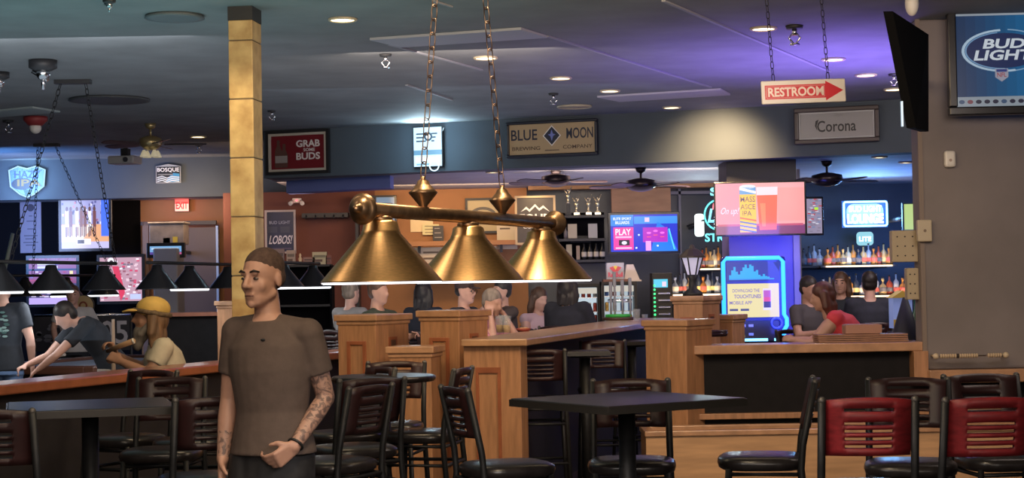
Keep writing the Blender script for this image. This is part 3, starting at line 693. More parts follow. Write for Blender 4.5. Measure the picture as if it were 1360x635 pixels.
area('shield_glow', c+Vector((0, -.25, 0)), c+Vector((.1, 1, 0)), .5, 9, (.35, .65, 1))

# ---- TVs
def tv(c, w, h, yaw, label, pic, strength=1.3, bezel=.03, depth=.06, tilt=0, cat='television', mount=None, name='television'):
    t = thing(name, label, cat, c, yaw)
    if tilt: t.rotation_euler = (tilt, 0, yaw)
    m = MB(); m.box((0, depth/2+.004, 0), (w+2*bezel, depth, h+2*bezel)); m.build('case', mat('tv_black', (.008, .008, .010), .25), t, bevel=.008)
    m = MB(); m.quad(-w/2, -h/2, w/2, h/2, 0, (.01, .01, .012)); pic(m, w, h)
    m.build('screen', picmat('screen%.2f' % strength, strength, .15), t)
    if mount: MB().rod((0, depth, 0), mount, .03).box((0, depth+.02, 0), (.25, .04, .25)).build('mount', darkgrey, t)
    return t
def uv(m, w, h, u0, v0, u1, v1, col, y=-.002): m.quad(-w/2+u0*w, h/2-v1*h, -w/2+u1*w, h/2-v0*h, y, S(col))
def tx(m, w, h, s_, u0, v0, u1, v1, col, y=-.005, bold=.02): m.text(s_, -w/2+u0*w, h/2-v1*h, -w/2+u1*w, h/2-v0*h, y, S(col), bold)
def blob(m, w, h, u, v, ru, rv, col, y=-.003): m.disc(-w/2+u*w, h/2-v*h, ru*w, rv*h, y, S(col), 14)
rnd = random.Random(3)
def pic_basket(m, w, h):
    uv(m, w, h, 0, 0, 1, .5, (150, 150, 205)); 
    for i in range(46): u, v = rnd.random()*.95, rnd.random()*.45; uv(m, w, h, u, v, u+.04, v+.05, rnd.choice([(90, 90, 150), (225, 220, 245), (60, 60, 110), (180, 120, 140)]), -.003)
    uv(m, w, h, .84, 0, 1, .75, (70, 110, 235), -.004); uv(m, w, h, 0, .5, 1, .86, (225, 165, 120)); uv(m, w, h, 0, .86, 1, 1, (190, 185, 230))
    m.poly([(-w/2, -h*.02), (w*.2, -h*.02), (-w*.1, -h*.36), (-w/2, -h*.36)], -.003, S((235, 215, 205)))
    for u in (.12, .2, .33, .42, .5, .6, .7): 
        cc = rnd.choice([(245, 240, 250), (110, 60, 60), (235, 230, 245)]); uv(m, w, h, u-.035, .22, u+.035, .55, cc, -.005); uv(m, w, h, u-.03, .55, u-.005, .76, (80, 50, 55), -.005); uv(m, w, h, u+.005, .55, u+.03, .74, (120, 75, 70), -.005); blob(m, w, h, u, .18, .028, .05, (90, 55, 50), -.006)
    uv(m, w, h, .32, .80, .62, .92, (235, 235, 245), -.006); uv(m, w, h, .34, .82, .48, .9, (40, 40, 60), -.007)
c, w, h = rect(82, 266, 144, 330, 26.4); w, h = w, h
tv(c, w, h, R(4), 'large television showing a basketball game on the black left wall', pic_basket, 1.25, .05, .1, mount=(0, 0.85, 0))
def pic_menu(m, w, h):
    uv(m, w, h, 0, 0, 1, .55, (140, 60, 95)); uv(m, w, h, 0, .0, 1, .05, (150, 130, 190)); m.poly([(-w*.45, h*.42), (w*.4, h*.42), (w*.02, h*.33)], -.003, S((110, 90, 170)))
    uv(m, w, h, .18, .10, .55, .15, (225, 225, 250), -.004); uv(m, w, h, .18, .17, .61, .22, (215, 215, 250), -.004)
    uv(m, w, h, 0, .23, 1, .27, (20, 8, 20), -.004)
    for i in range(26): u, v = rnd.random()*.9, .28+rnd.random()*.25; uv(m, w, h, u, v, u+.06, v+.03, rnd.choice([(200, 170, 220), (170, 50, 90), (120, 100, 170), (220, 200, 230)]), -.005)
    uv(m, w, h, .86, .28, .93, .35, (250, 220, 120), -.006); uv(m, w, h, 0, .55, 1, 1, (70, 65, 110))
    for i in range(30): u, v = rnd.random()*.9, .56+rnd.random()*.4; uv(m, w, h, u, v, u+.1, v+.03, rnd.choice([(200, 180, 230), (130, 60, 90), (220, 210, 245)]), -.005)
    uv(m, w, h, 0, .86, 1, 1, (190, 170, 240), -.006)
c, w, h = rect(39, 343, 101, 404, 26.5)
tv(c, w, h, R(4), 'television with maroon scoreboard picture, below and left of the basketball one', pic_menu, 1.1, .05, .1, mount=(0, 0.85, 0))
def pic_pink(m, w, h):
    uv(m, w, h, 0, 0, 1, 1, (190, 150, 170))
    for i in range(90): u, v = rnd.random()*.94, rnd.random()*.95; uv(m, w, h, u, v, u+.07, v+.04, rnd.choice([(230, 200, 215), (150, 90, 110), (210, 70, 110), (120, 110, 130), (245, 235, 250)]), -.003-.0001*i)
    m.poly([(-w*.2, h*.3), (-w*.05, h*.3), (w*.1, -h*.3), (-w*.0, -h*.5), (-w*.1, -h*.1)], -.014, S((215, 60, 95)))
    blob(m, w, h, .27, .08, .08, .08, (245, 240, 250), -.015); blob(m, w, h, .28, .12, .05, .06, (70, 50, 60), -.016)
    m.poly([(-w*.5, h*.05), (-w*.3, h*.1), (-w*.25, h*.0), (-w*.5, -h*.08)], -.014, S((60, 80, 170))); uv(m, w, h, .72, .84, .98, .96, (190, 200, 250), -.016)
c, w, h = rect(133, 342, 188, 400, 26.5)
tv(c, w, h, R(4), 'television with a pink close-up action picture, right of the maroon one', pic_pink, 1.15, .05, .1, mount=(0, 0.75, 0))
def pic_small(m, w, h):
    uv(m, w, h, 0, 0, 1, .7, (120, 170, 220)); uv(m, w, h, 0, .7, .6, 1, (90, 70, 150)); uv(m, w, h, .6, .75, 1, 1, (190, 90, 140)); uv(m, w, h, .05, .2, .9, .4, (190, 220, 245), -.003)
c, w, h = rect(199, 327, 241, 338, 25.2)
tv(c, w, h, 0, 'small wide television beside the back door, under a grey cabinet', pic_small, 1.0, .05, .08, mount=(0, 2.05, 0))
# center TV
def pic_center(m, w, h):
    uv(m, w, h, 0, 0, 1, 1, (30, 50, 200)); uv(m, w, h, .35, .05, 1, .25, (50, 140, 240), -.003); m.poly([(w*.2, h*.3), (w*.35, h*.1), (w*.5, -h*.5), (w*.1, -h*.5)], -.003, S((20, 120, 230)))
    uv(m, w, h, 0, 0, .34, .30, (30, 130, 220), -.003)
    tx(m, w, h, 'ELITE SPORT', .04, .07, .31, .14, (230, 240, 255)); tx(m, w, h, 'BILLIARDS', .07, .17, .28, .25, (230, 240, 255))
    uv(m, w, h, .04, .34, .34, .95, (235, 60, 160), -.004); tx(m, w, h, 'PLAY', .07, .38, .30, .55, (255, 230, 245), -.006); uv(m, w, h, .07, .58, .31, .63, (250, 180, 220), -.005)
    uv(m, w, h, .12, .68, .28, .83, (25, 25, 45), -.006); blob(m, w, h, .2, .76, .04, .05, (220, 220, 240), -.007); uv(m, w, h, .07, .88, .31, .92, (255, 190, 225), -.006)
    uv(m, w, h, .48, .35, .85, .75, (175, 40, 190), -.005)
    for u, v in ((.57, .5), (.67, .45), (.77, .5)): blob(m, w, h, u, v, .035, .03, (240, 110, 225), -.006); uv(m, w, h, u-.03, v+.1, u+.03, v+.12, (250, 90, 130), -.006)
    uv(m, w, h, .52, .72, .60, .98, (240, 160, 235), -.007); uv(m, w, h, .51, .08, .58, .2, (215, 190, 220), -.007); m.poly([(w*.36, h*.1), (w*.38, h*.12), (w*.46, -h*.45), (w*.44, -h*.46)], -.006, S((90, 210, 250)))
    for u, v in ((.42, .55), (.38, .9), (.7, .85)): blob(m, w, h, u, v, .015, .025, (230, 250, 255), -.006)
c, w, h = rect(811, 285, 900, 334, 23.4)
tv(c, w, h, R(2), 'middle bar television with a blue and magenta game menu', pic_center, 1.25, .035, .06, mount=(0, 2.85, 0))
# beer TV
def pic_beer(m, w, h):
    uv(m, w, h, 0, 0, 1, 1, (240, 160, 165)); uv(m, w, h, 0, .0, .3, .8, (225, 140, 165), -.0025); uv(m, w, h, .70, .1, 1, .75, (246, 150, 150), -.0025); uv(m, w, h, 0, .82, 1, 1, (120, 50, 110), -.003)
    uv(m, w, h, .02, .80, .98, .84, (190, 70, 110), -.0035)
    x0, x1 = .27, .455
    uv(m, w, h, x0, .06, x1, .96, (250, 190, 70), -.005); blob(m, w, h, (x0+x1)/2, .07, (x1-x0)/2, .04, (210, 220, 235), -.006)
    for k in range(4): m.poly([(-w/2+x0*w, h/2-(.66+.075*k)*h), (-w/2+x1*w, h/2-(.72+.075*k)*h), (-w/2+x1*w, h/2-(.75+.075*k)*h), (-w/2+x0*w, h/2-(.69+.075*k)*h)], -.006, S(rnd.choice([(225, 95, 70), (60, 110, 190)])))
    uv(m, w, h, x0, .08, x1, .22, (80, 150, 210), -.006); m.poly([(-w/2+x0*w, h*.42), (-w/2+x1*w, h*.34), (-w/2+x1*w, h*.29), (-w/2+x0*w, h*.37)], -.007, S((245, 245, 245)))
    tx(m, w, h, 'MASS', x0+.01, .26, x1-.01, .37, (35, 40, 110), bold=.008); tx(m, w, h, 'ASCE', x0+.01, .41, x1-.01, .51, (35, 40, 110), bold=.008); tx(m, w, h, 'IPA', x0+.03, .54, x1-.05, .64, (35, 40, 110), bold=.008)
    gx = -w/2; m.poly([(gx+.46*w, h*.42), (gx+.70*w, h*.42), (gx+.68*w, -h*.42), (gx+.49*w, -h*.42)], -.007, S((250, 95, 70))); m.poly([(gx+.46*w, h*.42), (gx+.70*w, h*.42), (gx+.697*w, h*.26), (gx+.463*w, h*.26)], -.008, S((252, 215, 225)))
    m.poly([(gx+.50*w, h*.1), (gx+.56*w, h*.1), (gx+.56*w, -h*.35), (gx+.52*w, -h*.35)], -.009, S((255, 130, 90)))
    m.text('On up!', gx+.04*w, -h*.14, gx+.24*w, h*.03, -.006, S((245, 215, 245)), .005, .3)
c, w, h = rect(951, 243, 1068, 311, 20.0)
tv(c, w, h, R(-5), 'large bright television with a pink beer advert, on the blue-lit pillar', pic_beer, 1.15, .02, .06, mount=(0, .6, 0))
def pic_grey(m, w, h):
    uv(m, w, h, 0, 0, 1, 1, (150, 140, 165))
    for i in range(50): u, v = rnd.random()*.8, rnd.random()*.95; uv(m, w, h, u, v, u+.2, v+.03, rnd.choice([(190, 60, 70), (110, 130, 170), (210, 210, 225), (130, 120, 140)]), -.003-.0001*i)
    uv(m, w, h, .5, .25, .75, .32, (190, 240, 60), -.01)
c, w, h = rect(1071, 264, 1092, 310, 20.95)
tv(c, w, h, R(10), 'narrow grey television partly behind the pink beer advert one', pic_grey, 1.0, .025, .06, mount=(-.34, .06, 0))

# side-on black TV on the right wall
p = P(1197, 92, 11.6)
t = thing('television', 'black television seen nearly edge-on, tilted forward from the right wall', 'television', p)
a0, a1, a2, a3 = P(1173, 15, 11.0), P(1222, 46, 12.2), P(1222, 175, 12.2), P(1204, 170, 11.0)
vs = [a0-p, a1-p, a2-p, a3-p]; off = Vector((.06, -.0, .0))
MB().add(vs+[v+off for v in vs], [(0, 1, 2, 3), (7, 6, 5, 4), (0, 4, 5, 1), (1, 5, 6, 2), (2, 6, 7, 3), (3, 7, 4, 0)], False).build('case', mat('tv_edge_black', (.002, .002, .002), .9, spec=.05), t)
MB().rod(P(1215, 110, 12.0)-p, P(1228, 110, 13.5)-p, .03).build('mount', darkgrey, t)
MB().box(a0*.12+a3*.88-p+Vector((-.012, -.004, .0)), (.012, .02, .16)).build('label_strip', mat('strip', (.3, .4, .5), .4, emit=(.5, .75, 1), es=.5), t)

# bud light framed sign on right wall
c, w, h = rect(1259, -14, 1440, 152, 13.25)
h = (P(1300, -4, 13.25)-P(1300, 153, 13.25)).z; c.z = (P(1300, -4, 13.25).z+P(1300, 153, 13.25).z)/2
t = thing('framed_screen_sign', 'big black framed blue beer screen on the right grey wall', 'sign', c, R(-3))
frame_mb(w, h, .065, .09).build('frame', mat('tv_black', (.008, .008, .01), .25), t, bevel=.01)
m = MB(); iw, ih = w-.13, h-.13
m.quad(-iw/2, -ih/2, iw/2, ih/2, 0, S((18, 72, 130)))
def uvb(u0, v0, u1, v1, col, y): m.quad(-iw/2+u0*iw, ih/2-v1*ih, -iw/2+u1*iw, ih/2-v0*ih, y, S(col))
for k in range(12): uvb(k/12, .1, (k+1)/12, .9, (int(16+6*math.sin(k)), 50+7*k, 88+9*k), -.002)
uvb(0, 0, 1, .10, (150, 160, 170), -.003); uvb(0, .90, 1, 1, (140, 150, 160), -.003)
for k in range(14): m.disc(-iw/2+(.04+.07*k)*iw, ih*.45, .022, .016, -.005, S(rnd.choice([(40, 40, 60), (90, 60, 70), (60, 80, 110)]))); m.disc(-iw/2+(.04+.07*k)*iw, -ih*.45, .022, .016, -.005, S(rnd.choice([(40, 40, 60), (120, 70, 80), (60, 80, 110)])))
def arc(cx, cz, rx, rz, a0, a1, th, y, col):
    n = 24; o = [(cx+rx*math.cos(R(a0+(a1-a0)*i/n)), cz+rz*math.sin(R(a0+(a1-a0)*i/n))) for i in range(n+1)]; q = [(cx+(rx-th)*math.cos(R(a0+(a1-a0)*i/n)), cz+(rz-th*.7)*math.sin(R(a0+(a1-a0)*i/n))) for i in range(n+1)]
    for i in range(n): m.poly([o[i], o[i+1], q[i+1], q[i]], y, S(col))
ecx, ecz = -.09, .04
m.disc(ecx, ecz, .29, .135, -.005, S((22, 40, 84)), 32)
arc(ecx, ecz, .325, .165, 95, 285, .022, -.007, (170, 195, 215)); arc(ecx, ecz, .30, .145, 100, 270, .012, -.008, (110, 150, 190))
arc(ecx, ecz, .325, .165, -75, 85, .012, -.007, (130, 165, 195))
m.text('BUD', -.255, .055, .06, .13, -.010, S((205, 215, 225)), .03, .25); m.text('LIGHT', -.325, -.035, .11, .045, -.010, S((205, 215, 225)), .03, .25)
m.poly([(-.165, -.10), (-.065, -.10), (-.065, -.165), (-.115, -.20), (-.165, -.165)], -.010, S((150, 150, 165))); m.poly([(-.155, -.105), (-.075, -.105), (-.075, -.125), (-.155, -.125)], -.011, S((40, 55, 120))); m.text('NFL', -.15, -.165, -.08, -.13, -.012, S((150, 70, 80)), .02)
m.build('screen', picmat('screen0.75', .75, .2), t)
# wall fittings
def wallbox(px0, py0, px1, py1, D, d, name, label, cat, m_, bev=.012):
    c, w, h = rect(px0, py0, px1, py1, D); t = thing(name, label, cat, c)
    MB().box((0, d/2, 0), (w, d, h)).build('cover', m_, t, bevel=bev); return t, w, h
t, w, h = wallbox(1255, 200, 1270, 222, 13.44, .06, 'wall_sensor', 'small white rounded sensor on the right grey wall', 'sensor', white_p, .02)
MB().disc(0, -.01, .012, .012, -.002).build('indicator', mat('ind', (.4, .3, .25), .4), t)
t, w, h = wallbox(1219, 292, 1238, 321, 13.44, .06, 'wall_switch', 'cream wall switch plate near the wall corner', 'switch', mat('switch_cream', (.5, .42, .30), .4), .008)
MB().disc(0, 0, .012, .012, -.002).build('button', mat('ind2', (.2, .14, .1), .4), t)
p = P(1210, 330, 13.62)
for (a, lab) in (((1185, 306, 1219, 348), 'tan electrical box fixed to the wall end, upper one with wide left half'), ((1205, 356, 1225, 398), 'tan electrical box fixed to the wall end, lower one')):
    t, w, h = wallbox(*a, 13.6, .1, 'electrical_box', lab, 'electrical box', cream_p, .006)
    m = MB()
    for u in (-.3, 0, .3):
        for v in (-.3, 0, .3): m.rod((w*u, -.004, h*v), (w*u, .002, h*v), .006, n=8)
    m.build('screws', metal_blk, t)
# bead scorer
a, b = P(1243, 472, 13.35), P(1336, 473, 13.35)
t = thing('score_beads', 'row of wooden scoring beads on a wire low on the right wall', 'bead counter', (a+b)/2); L = (b-a).length
MB().rod((-L/2, 0, 0), (L/2, 0, 0), .005).build('wire', chrome, t)
for s_ in (-1, 1): MB().ell((s_*L/2, 0, 0), .024).rod((s_*L/2, 0, 0), (s_*L/2, .13, 0), .01).build('end_knob', mat('knob_wood', (.6, .48, .33), .5), t)
m = MB(); m2 = MB()
for k in range(26):
    if k in (7, 16, 17, 18, 19): 
        if k == 7: m2.ell((-L/2+.04+k*(L-.08)/25, 0, 0), (.010, .02, .02))
        continue
    m.ell((-L/2+.04+k*(L-.08)/25, 0, 0), (.010, .018, .018))
m.build('beads', mat('bead_wood', (.55, .42, .28), .5), t); m2.build('marker_bead', mat('bead_dark', (.03, .02, .02), .4), t)
# white lamp knob at top right corner
p = P(1211, 5, 12.5); t = thing('wall_speaker', 'rounded white fixture at the top of the wall corner', 'fixture', p)
MB().ell((0, 0, 0), (.05, .05, .09)).build('body', white_p, t); MB().rod((0, 0, .05), (0, 0, CZ-p.z), .015).build('bracket', white_p, t)

# ================================================================== STOOLS AND TABLES
def back_panel(w=.345, h=.215):
    """curved slotted back, as grid with holes"""
    us = [-1, -.62, -.56]+[-.56+1.12*i/10 for i in range(1, 10)]+[.56, .62, 1]
    rows = [0, .10, .17, .24, .31, .38, .45, .52, .59, .66, .73, .82, 1]     # from bottom
    holes = {1, 3, 5, 7, 10}
    rows = [0, .13, .20, .27, .34, .41, .48, .55, .62, .70, .80, .87, 1]; holes = {1, 3, 5, 7, 10}
    m = MB(); n = len(us); vs = []
    for zf in rows:
        for u_ in us:
            ww = w/2*(.93+.07*zf); vs.append((u_*ww, -.035*(1-u_*u_)-.05*zf, zf*h+.012*(1-u_*u_)*(1 if zf == 1 else 0)))
    fs = []
    for j in range(len(rows)-1):
        for i in range(n-1):
            if j in holes and 2 <= i <= n-4: continue
            fs.append((j*n+i, j*n+i+1, (j+1)*n+i+1, (j+1)*n+i))
    m.add(vs, fs, True); return m
def make_stool(label, wood, loc, rz, sz=.76, group='slat-backed bar stools'):
    t = thing('bar_stool', label, 'bar stool', loc, rz, group)
    m = MB(); n = 28; pts = []
    for i in range(n):
        a = 2*math.pi*i/n; ca, sa = math.cos(a), math.sin(a); pw = .62
        pts.append((.205*math.copysign(abs(ca)**pw, ca), .205*math.copysign(abs(sa)**pw, sa)))
    def ring(s_, z): return [(x*s_, y*s_, z) for x, y in pts]
    lay = [ring(.90, sz-.06), ring(.97, sz-.05), ring(1.0, sz-.03), ring(.98, sz-.012), ring(.88, sz), ring(.5, sz+.008)]
    vs = [v for r in lay for v in r]+[(0, 0, sz+.01)]
    fs = [(j*n+i, j*n+(i+1) % n, (j+1)*n+(i+1) % n, (j+1)*n+i) for j in range(5) for i in range(n)]+[tuple(reversed(range(n)))]+[(5*n+i, 5*n+(i+1) % n, 6*n) for i in range(n)]
    m.add(vs, fs, True); m.build('seat', vinyl, t)
    for sx in (-1, 1):
        MB().tube([(sx*.16, .15, sz-.05), (sx*.19, .19, 0)], .015, 8).build('leg', metal_blk, t)
        MB().tube([(sx*.21, -.25, 0), (sx*.182, -.18, sz-.05), (sx*.18, -.19, sz+.06), (sx*.178, -.25, sz+.345)], .016, 8).build('leg', metal_blk, t)
        MB().ell((sx*.178, -.251, sz+.346), .0155).build('post_cap', mat('worn_metal', (.12, .11, .10), .5, metal=.6), t)
    bp_ = back_panel(); bp_.build('backrest', wood, t, loc=(0, -.19, sz+.13), solidify=.016)
    for nm, z, e in (('seat_frame', sz-.075, 0), ('stretcher', sz-.18, .01), ('footrest', .30, .035)):
        x1, y1, y2 = .165+e*.7, .155+e*.7, -.185-e*1.2
        MB().tube([(-x1, y1, z), (x1, y1, z), (x1+.01, y2, z), (-x1-.01, y2, z)], .010, 6, True).build(nm, metal_blk, t)
    return t
def sp(px, D, py=560): q = P(px, py, D); return (q.x, q.y, 0)
red_a = make_stool('red-backed bar stool with worn edges at lower right, left of the red pair', cherry, sp(1143, 6.95, 560), R(-4))
dup(red_a, sp(1290, 6.85, 560), R(3), 'red-backed bar stool at lower right corner, right of the red pair')
dk = make_stool('dark bar stool facing right, back toward the table, front centre', darkwood, sp(672, 8.0), R(-68))
ST = [
 (838, 8.05, 176, 'dark bar stool facing the camera from behind the square front table'),
 (1010, 8.15, 82, 'dark bar stool facing left at the right side of the square front table'),
 (1208, 7.75, 168, 'dark bar stool behind the gap between the two red backs'),
 (1330, 7.95, 186, 'dark bar stool at the right edge behind the right red one'),
 (8, 7.15, 0, 'dark bar stool cut by the left edge in front of the left table'),
 (214, 9.0, 178, 'dark bar stool behind the left table, nearest the rail'),
 (165, 9.9, 150, 'dark bar stool half hidden behind the left table, left of its neighbour'),
 (272, 7.7, 22, 'dark bar stool with lit slats between the left table and the walking man'),
 (252, 9.6, 100, 'dark bar stool with a tan-lit seat behind the one beside the walking man'),
 (470, 9.0, 28, 'dark bar stool right of the walking man, in front of the round table'),
 (436, 8.3, 60, 'dark bar stool low beside the walking man with only its seat well seen'),
 (455, 9.9, 120, 'dark bar stool behind the walking man, left of the round table'),
 (516, 10.5, 172, 'dark bar stool facing the camera from behind the small round table'),
 (560, 9.85, 75, 'dark bar stool facing left, right of the small round table'),
 (718, 12.6, 0, 'dark bar stool against the black counter front, nearest its oak end'),
 (802, 13.9, 176, 'dark bar stool behind the small counter-side table'),
 (850, 14.3, 100, 'dark bar stool half behind the oak pillar at the counter'),
]
for px, D, a, lab in ST:
    dup(dk, sp(px, D), R(a), lab)

def make_table(label, loc, rz, side, round_=False, z=1.07):
    t = thing('bar_table', label, 'table', loc, rz)
    m = MB()
    if round_: m.lathe([(0, z-.035), (side/2-.01, z-.035), (side/2, z-.025), (side/2, z-.008), (side/2-.008, z), (0, z)], n=40, smooth=False)
    else: m.box((0, 0, z-.017), (side, side, .034))
    m.build('tabletop', tabletop_m, t, bevel=.007, seg=3)
    if not round_:
        frame_t = MB(); 
        for s_ in (-1, 1): frame_t.box((0, s_*(side/2+.002), z-.02), (side, .006, .03)); frame_t.box((s_*(side/2+.002), 0, z-.02), (.006, side, .03))
        frame_t.build('edge_band', mat('edge_band', (.05, .045, .04), .25, metal=.5), t)
    MB().rod((0, 0, .04), (0, 0, z-.05), .038, n=20).lathe([(0, z-.06), (.12, z-.05), (.12, z-.035), (0, z-.035)], n=20).build('pedestal', metal_blk, t)
    m = MB()
    for a in (45, 135): m.box((0, 0, .03), (.62, .07, .04), R(a))
    m.build('base', metal_blk, t, bevel=.01)
    return t
make_table('square black pub table in the front centre with glossy top', (.49, 7.62, 0), R(45-12), .74)
make_table('square dark pub table at the left below the rail', (X(118, 7.85), 7.85, 0), R(16), .72)
make_table('small round dark pub table in front of the low oak post', (X(508, 9.95), 9.95, 0), 0, .60, True)
make_table('small dark table by the black counter front, between two stools', (X(776, 13.2), 13.2, 0), R(0), .36)
make_table('dark table end by the oak pillar, farthest along the counter', (X(838, 15.3), 15.3, 0), R(10), .36)

# ================================================================== BACK-LEFT AREA
# white hanging poster
c, w, h = rect(27, 267, 55, 336, 27.17)
t = thing('tall_poster', 'tall white paper poster on the black wall left of the basketball television', 'poster', c)
m = MB(); m.box((0, 0, 0), (w, .02, h)); m.col = S((150, 140, 160)); m.c = [m.col]*6
m.disc(0, h*.37, .06, .06, -.012, S((60, 40, 60)), 10)
for k, (a, b) in enumerate(((.2, .05), (.1, .12), (-.05, .1), (-.18, .2), (-.24, .16), (-.31, .22), (-.36, .15))): m.quad(-w*b*1.6, h*a, w*b*1.6, h*a+.018, -.012, S((105, 95, 115)))
m.build('sheet', picmat('poster', 0), t)
MB().rod((-w/2, 0, h/2), (w/2, 0, h/2), .012).build('top_rod', darkgrey, t)
area('left_wall_glow', (-7.2, 24.5, 2.6), (-7.0, 27, 2.2), 1.0, 25, (.8, .8, 1))
# 505 banner
c, w, h = rect(46, 420, 174, 466, 22.8)
t = thing('banner', 'dark banner with white gothic number stretched behind the pool players', 'banner', c)
m = MB(); m.box((0, 0, 0), (w, .03, h)); m.col = S((52, 50, 56)); m.c = [m.col]*6
for i in range(24): u_ = -w*.48+rnd.random()*.55; z_ = -h*.3+rnd.random()*h*.6; m.disc(u_, z_, .03+.04*rnd.random(), .02+.02*rnd.random(), -.017, S((120, 118, 125)), 6)
m.text('505', w*.04, -h*.32, w*.47, h*.36, -.02, S((205, 200, 205)), .015); m.build('cloth', picmat('poster', 0), t)
MB().rod((-w/2, 0, h/2+.01), (w/2, 0, h/2+.01), .02).build('top_rail', chrome, t)
MB().rod((-w/2, 0, -c.z), (-w/2, 0, h/2), .02).build('post', darkgrey, t); MB().rod((w/2, 0, -c.z), (w/2, 0, h/2), .02).build('post', darkgrey, t)
# round yellow sign
c, w, h = rect(99, 388, 122, 424, 22.2)
t = thing('round_board', 'round cream dartboard-like disc behind the bald pool player', 'board', c)
MB().rod((0, .02, 0), (0, .05, 0), w*.62, n=28).build('rim', darkgrey, t)
m = MB(); m.disc(0, 0, w*.58, w*.58, 0, S((185, 160, 115)), 28); m.disc(0, 0, w*.25, w*.25, -.004, S((130, 60, 40)), 16); m.disc(0, 0, w*.15, w*.15, -.006, S((185, 160, 115)), 16); m.build('face', picmat('poster', 0), t)
MB().rod((0, .04, -c.z), (0, .04, -.1), .03).build('stand', darkgrey, t)
# cue leaning at left edge and green rack
a, b = P(6, 355, 24), P(16, 312, 24)
tag(MB().rod(P(3, 372, 24), P(17, 310, 24), .03, .025).build('cue_stick', mat('greenish', (.30, .38, .33), .5)), 'pale green slanted pole leaning at the left edge', 'pole')
# exit sign
c, w, h = rect(232, 264, 251, 281, 27.1)
t = thing('exit_sign', 'glowing red and white exit sign above the back door', 'sign', c)
MB().box((0, .04, 0), (w, .06, h)).build('housing', mat('exit_case', (.4, .05, .04), .5), t, bevel=.008)
m = MB(); m.quad(-w/2+.005, -h/2+.005, w/2-.005, h/2-.005, 0, S((250, 90, 80))); m.quad(-w/2+.005, -h/2+.005, w/2-.005, h*.1, -.001, S((250, 190, 170))); m.text('EXIT', -w*.42, -h*.3, w*.42, h*.25, -.004, S((235, 20, 25)), .03); m.build('face', picmat('exitface', 1.6), t)
point('exit_glow', c+Vector((0, -.25, 0)), 1.5, (1, .12, .08))
# door, cabinet and frame
c, w, h = rect(246, 300, 287, 460, 27.0)
o = struct(MB().bb(X(243, 27), X(287, 27), 27.05, 27.2, 0, Zp(260, 302, 27)).build('door_1', mat('door_grey', (.13, .09, .08), .5)))
MB().rod((.25, -.08, 1.0), (.25, -.14, 1.0), .03).build('door_handle', chrome, o)
struct(MB().bb(X(287, 26.9), X(290, 26.9), 26.95, 27.05, 0, Zp(290, 300, 27)).build('trim_17', mat('door_edge_sheen', (.45, .6, .85), .4)))  # reflection on the door frame strip put into its pale blue colour
struct(MB().bb(X(188, 26.9), X(288, 26.9), 26.9, 27.0, Zp(240, 299, 27), Zp(240, 294, 27)).build('trim_18', mat('door_head', (.05, .04, .04), .5)))
struct(MB().bb(X(190, 26.9), X(198, 26.9), 26.9, 27.1, 0, Zp(240, 294, 27)).build('trim_19', mat('post_brown', (.2, .13, .1), .5)))
c, w, h = rect(199, 298, 245, 325, 25.3)
t = thing('wall_cabinet', 'grey metal cabinet with a yellow sticker above the small television', 'cabinet', c)
MB().box((0, .15, 0), (w, .4, h)).box((0, .15, h/2+.02), (w+.04, .44, .03)).build('case', mat('cab_grey', (.26, .21, .17), .4, noise=.3, nscale=7), t, bevel=.01)
MB().quad(w*.18, -h*.4, w*.32, -h*.12, -.056).build('sticker', mat('yellow', (.7, .5, .06), .5), t)
MB().box((0, .4, -.1), (.1, .9, .1)).box((0, .2, -h/2-.03), (w*.3, .3, .05)).build('wall_bracket', darkgrey, t)
c, w, h = rect(203, 355, 236, 470, 25.0)
tag(MB().box((c.x, c.y+.3, c.z/2+.45), (w, .5, c.z+.9)).build('locker', mat('locker_grey', (.20, .19, .19), .5), bevel=.02), 'tall plain grey cabinet under the small television by the door', 'cabinet')
# back left half wall with oak pillar
struct(MB().bb(X(196, 19.5), X(292, 19.5), 19.5, 19.65, 0, Zp(250, 420, 19.5)).build('wall_half_back', black_panel))
struct(MB().bb(X(196, 19.4), X(292, 19.4), 19.4, 19.75, Zp(250, 420, 19.5), Zp(250, 415, 19.5)).build('trim_20', oak_red))
pillar(5, 288, 325, 18.6, Zp(290, 400, 18.6), .3, R(-10), lab='oak pillar behind the rail left of the walking man', panel=False)
# pool table (visible just over the rail)
ptc = Vector((X(135, 19.4), 19.4, 0))
t = thing('pool_table', 'pool table with pale lit cloth behind the left rail', 'pool table', ptc, R(72))
MB().box((0, 0, .76), (2.6, 1.35, .06)).build('bed_cloth', mat('cloth_blue', (.35, .42, .55), .8), t)
m = MB(); m.box((0, .72, .78), (2.9, .14, .09)); m.box((0, -.72, .78), (2.9, .14, .09)); m.box((1.38, 0, .78), (.14, 1.35, .09)); m.box((-1.38, 0, .78), (.14, 1.35, .09)); m.build('rails', mat('pt_wood', (.12, .05, .03), .4), t, bevel=.02)
MB().box((0, 0, .62), (2.7, 1.4, .24)).build('cabinet', darkgrey, t)
for sx in (-1, 1):
    for sy in (-1, 1): MB().box((sx*1.15, sy*.5, .25), (.16, .16, .5)).build('leg', darkgrey, t)

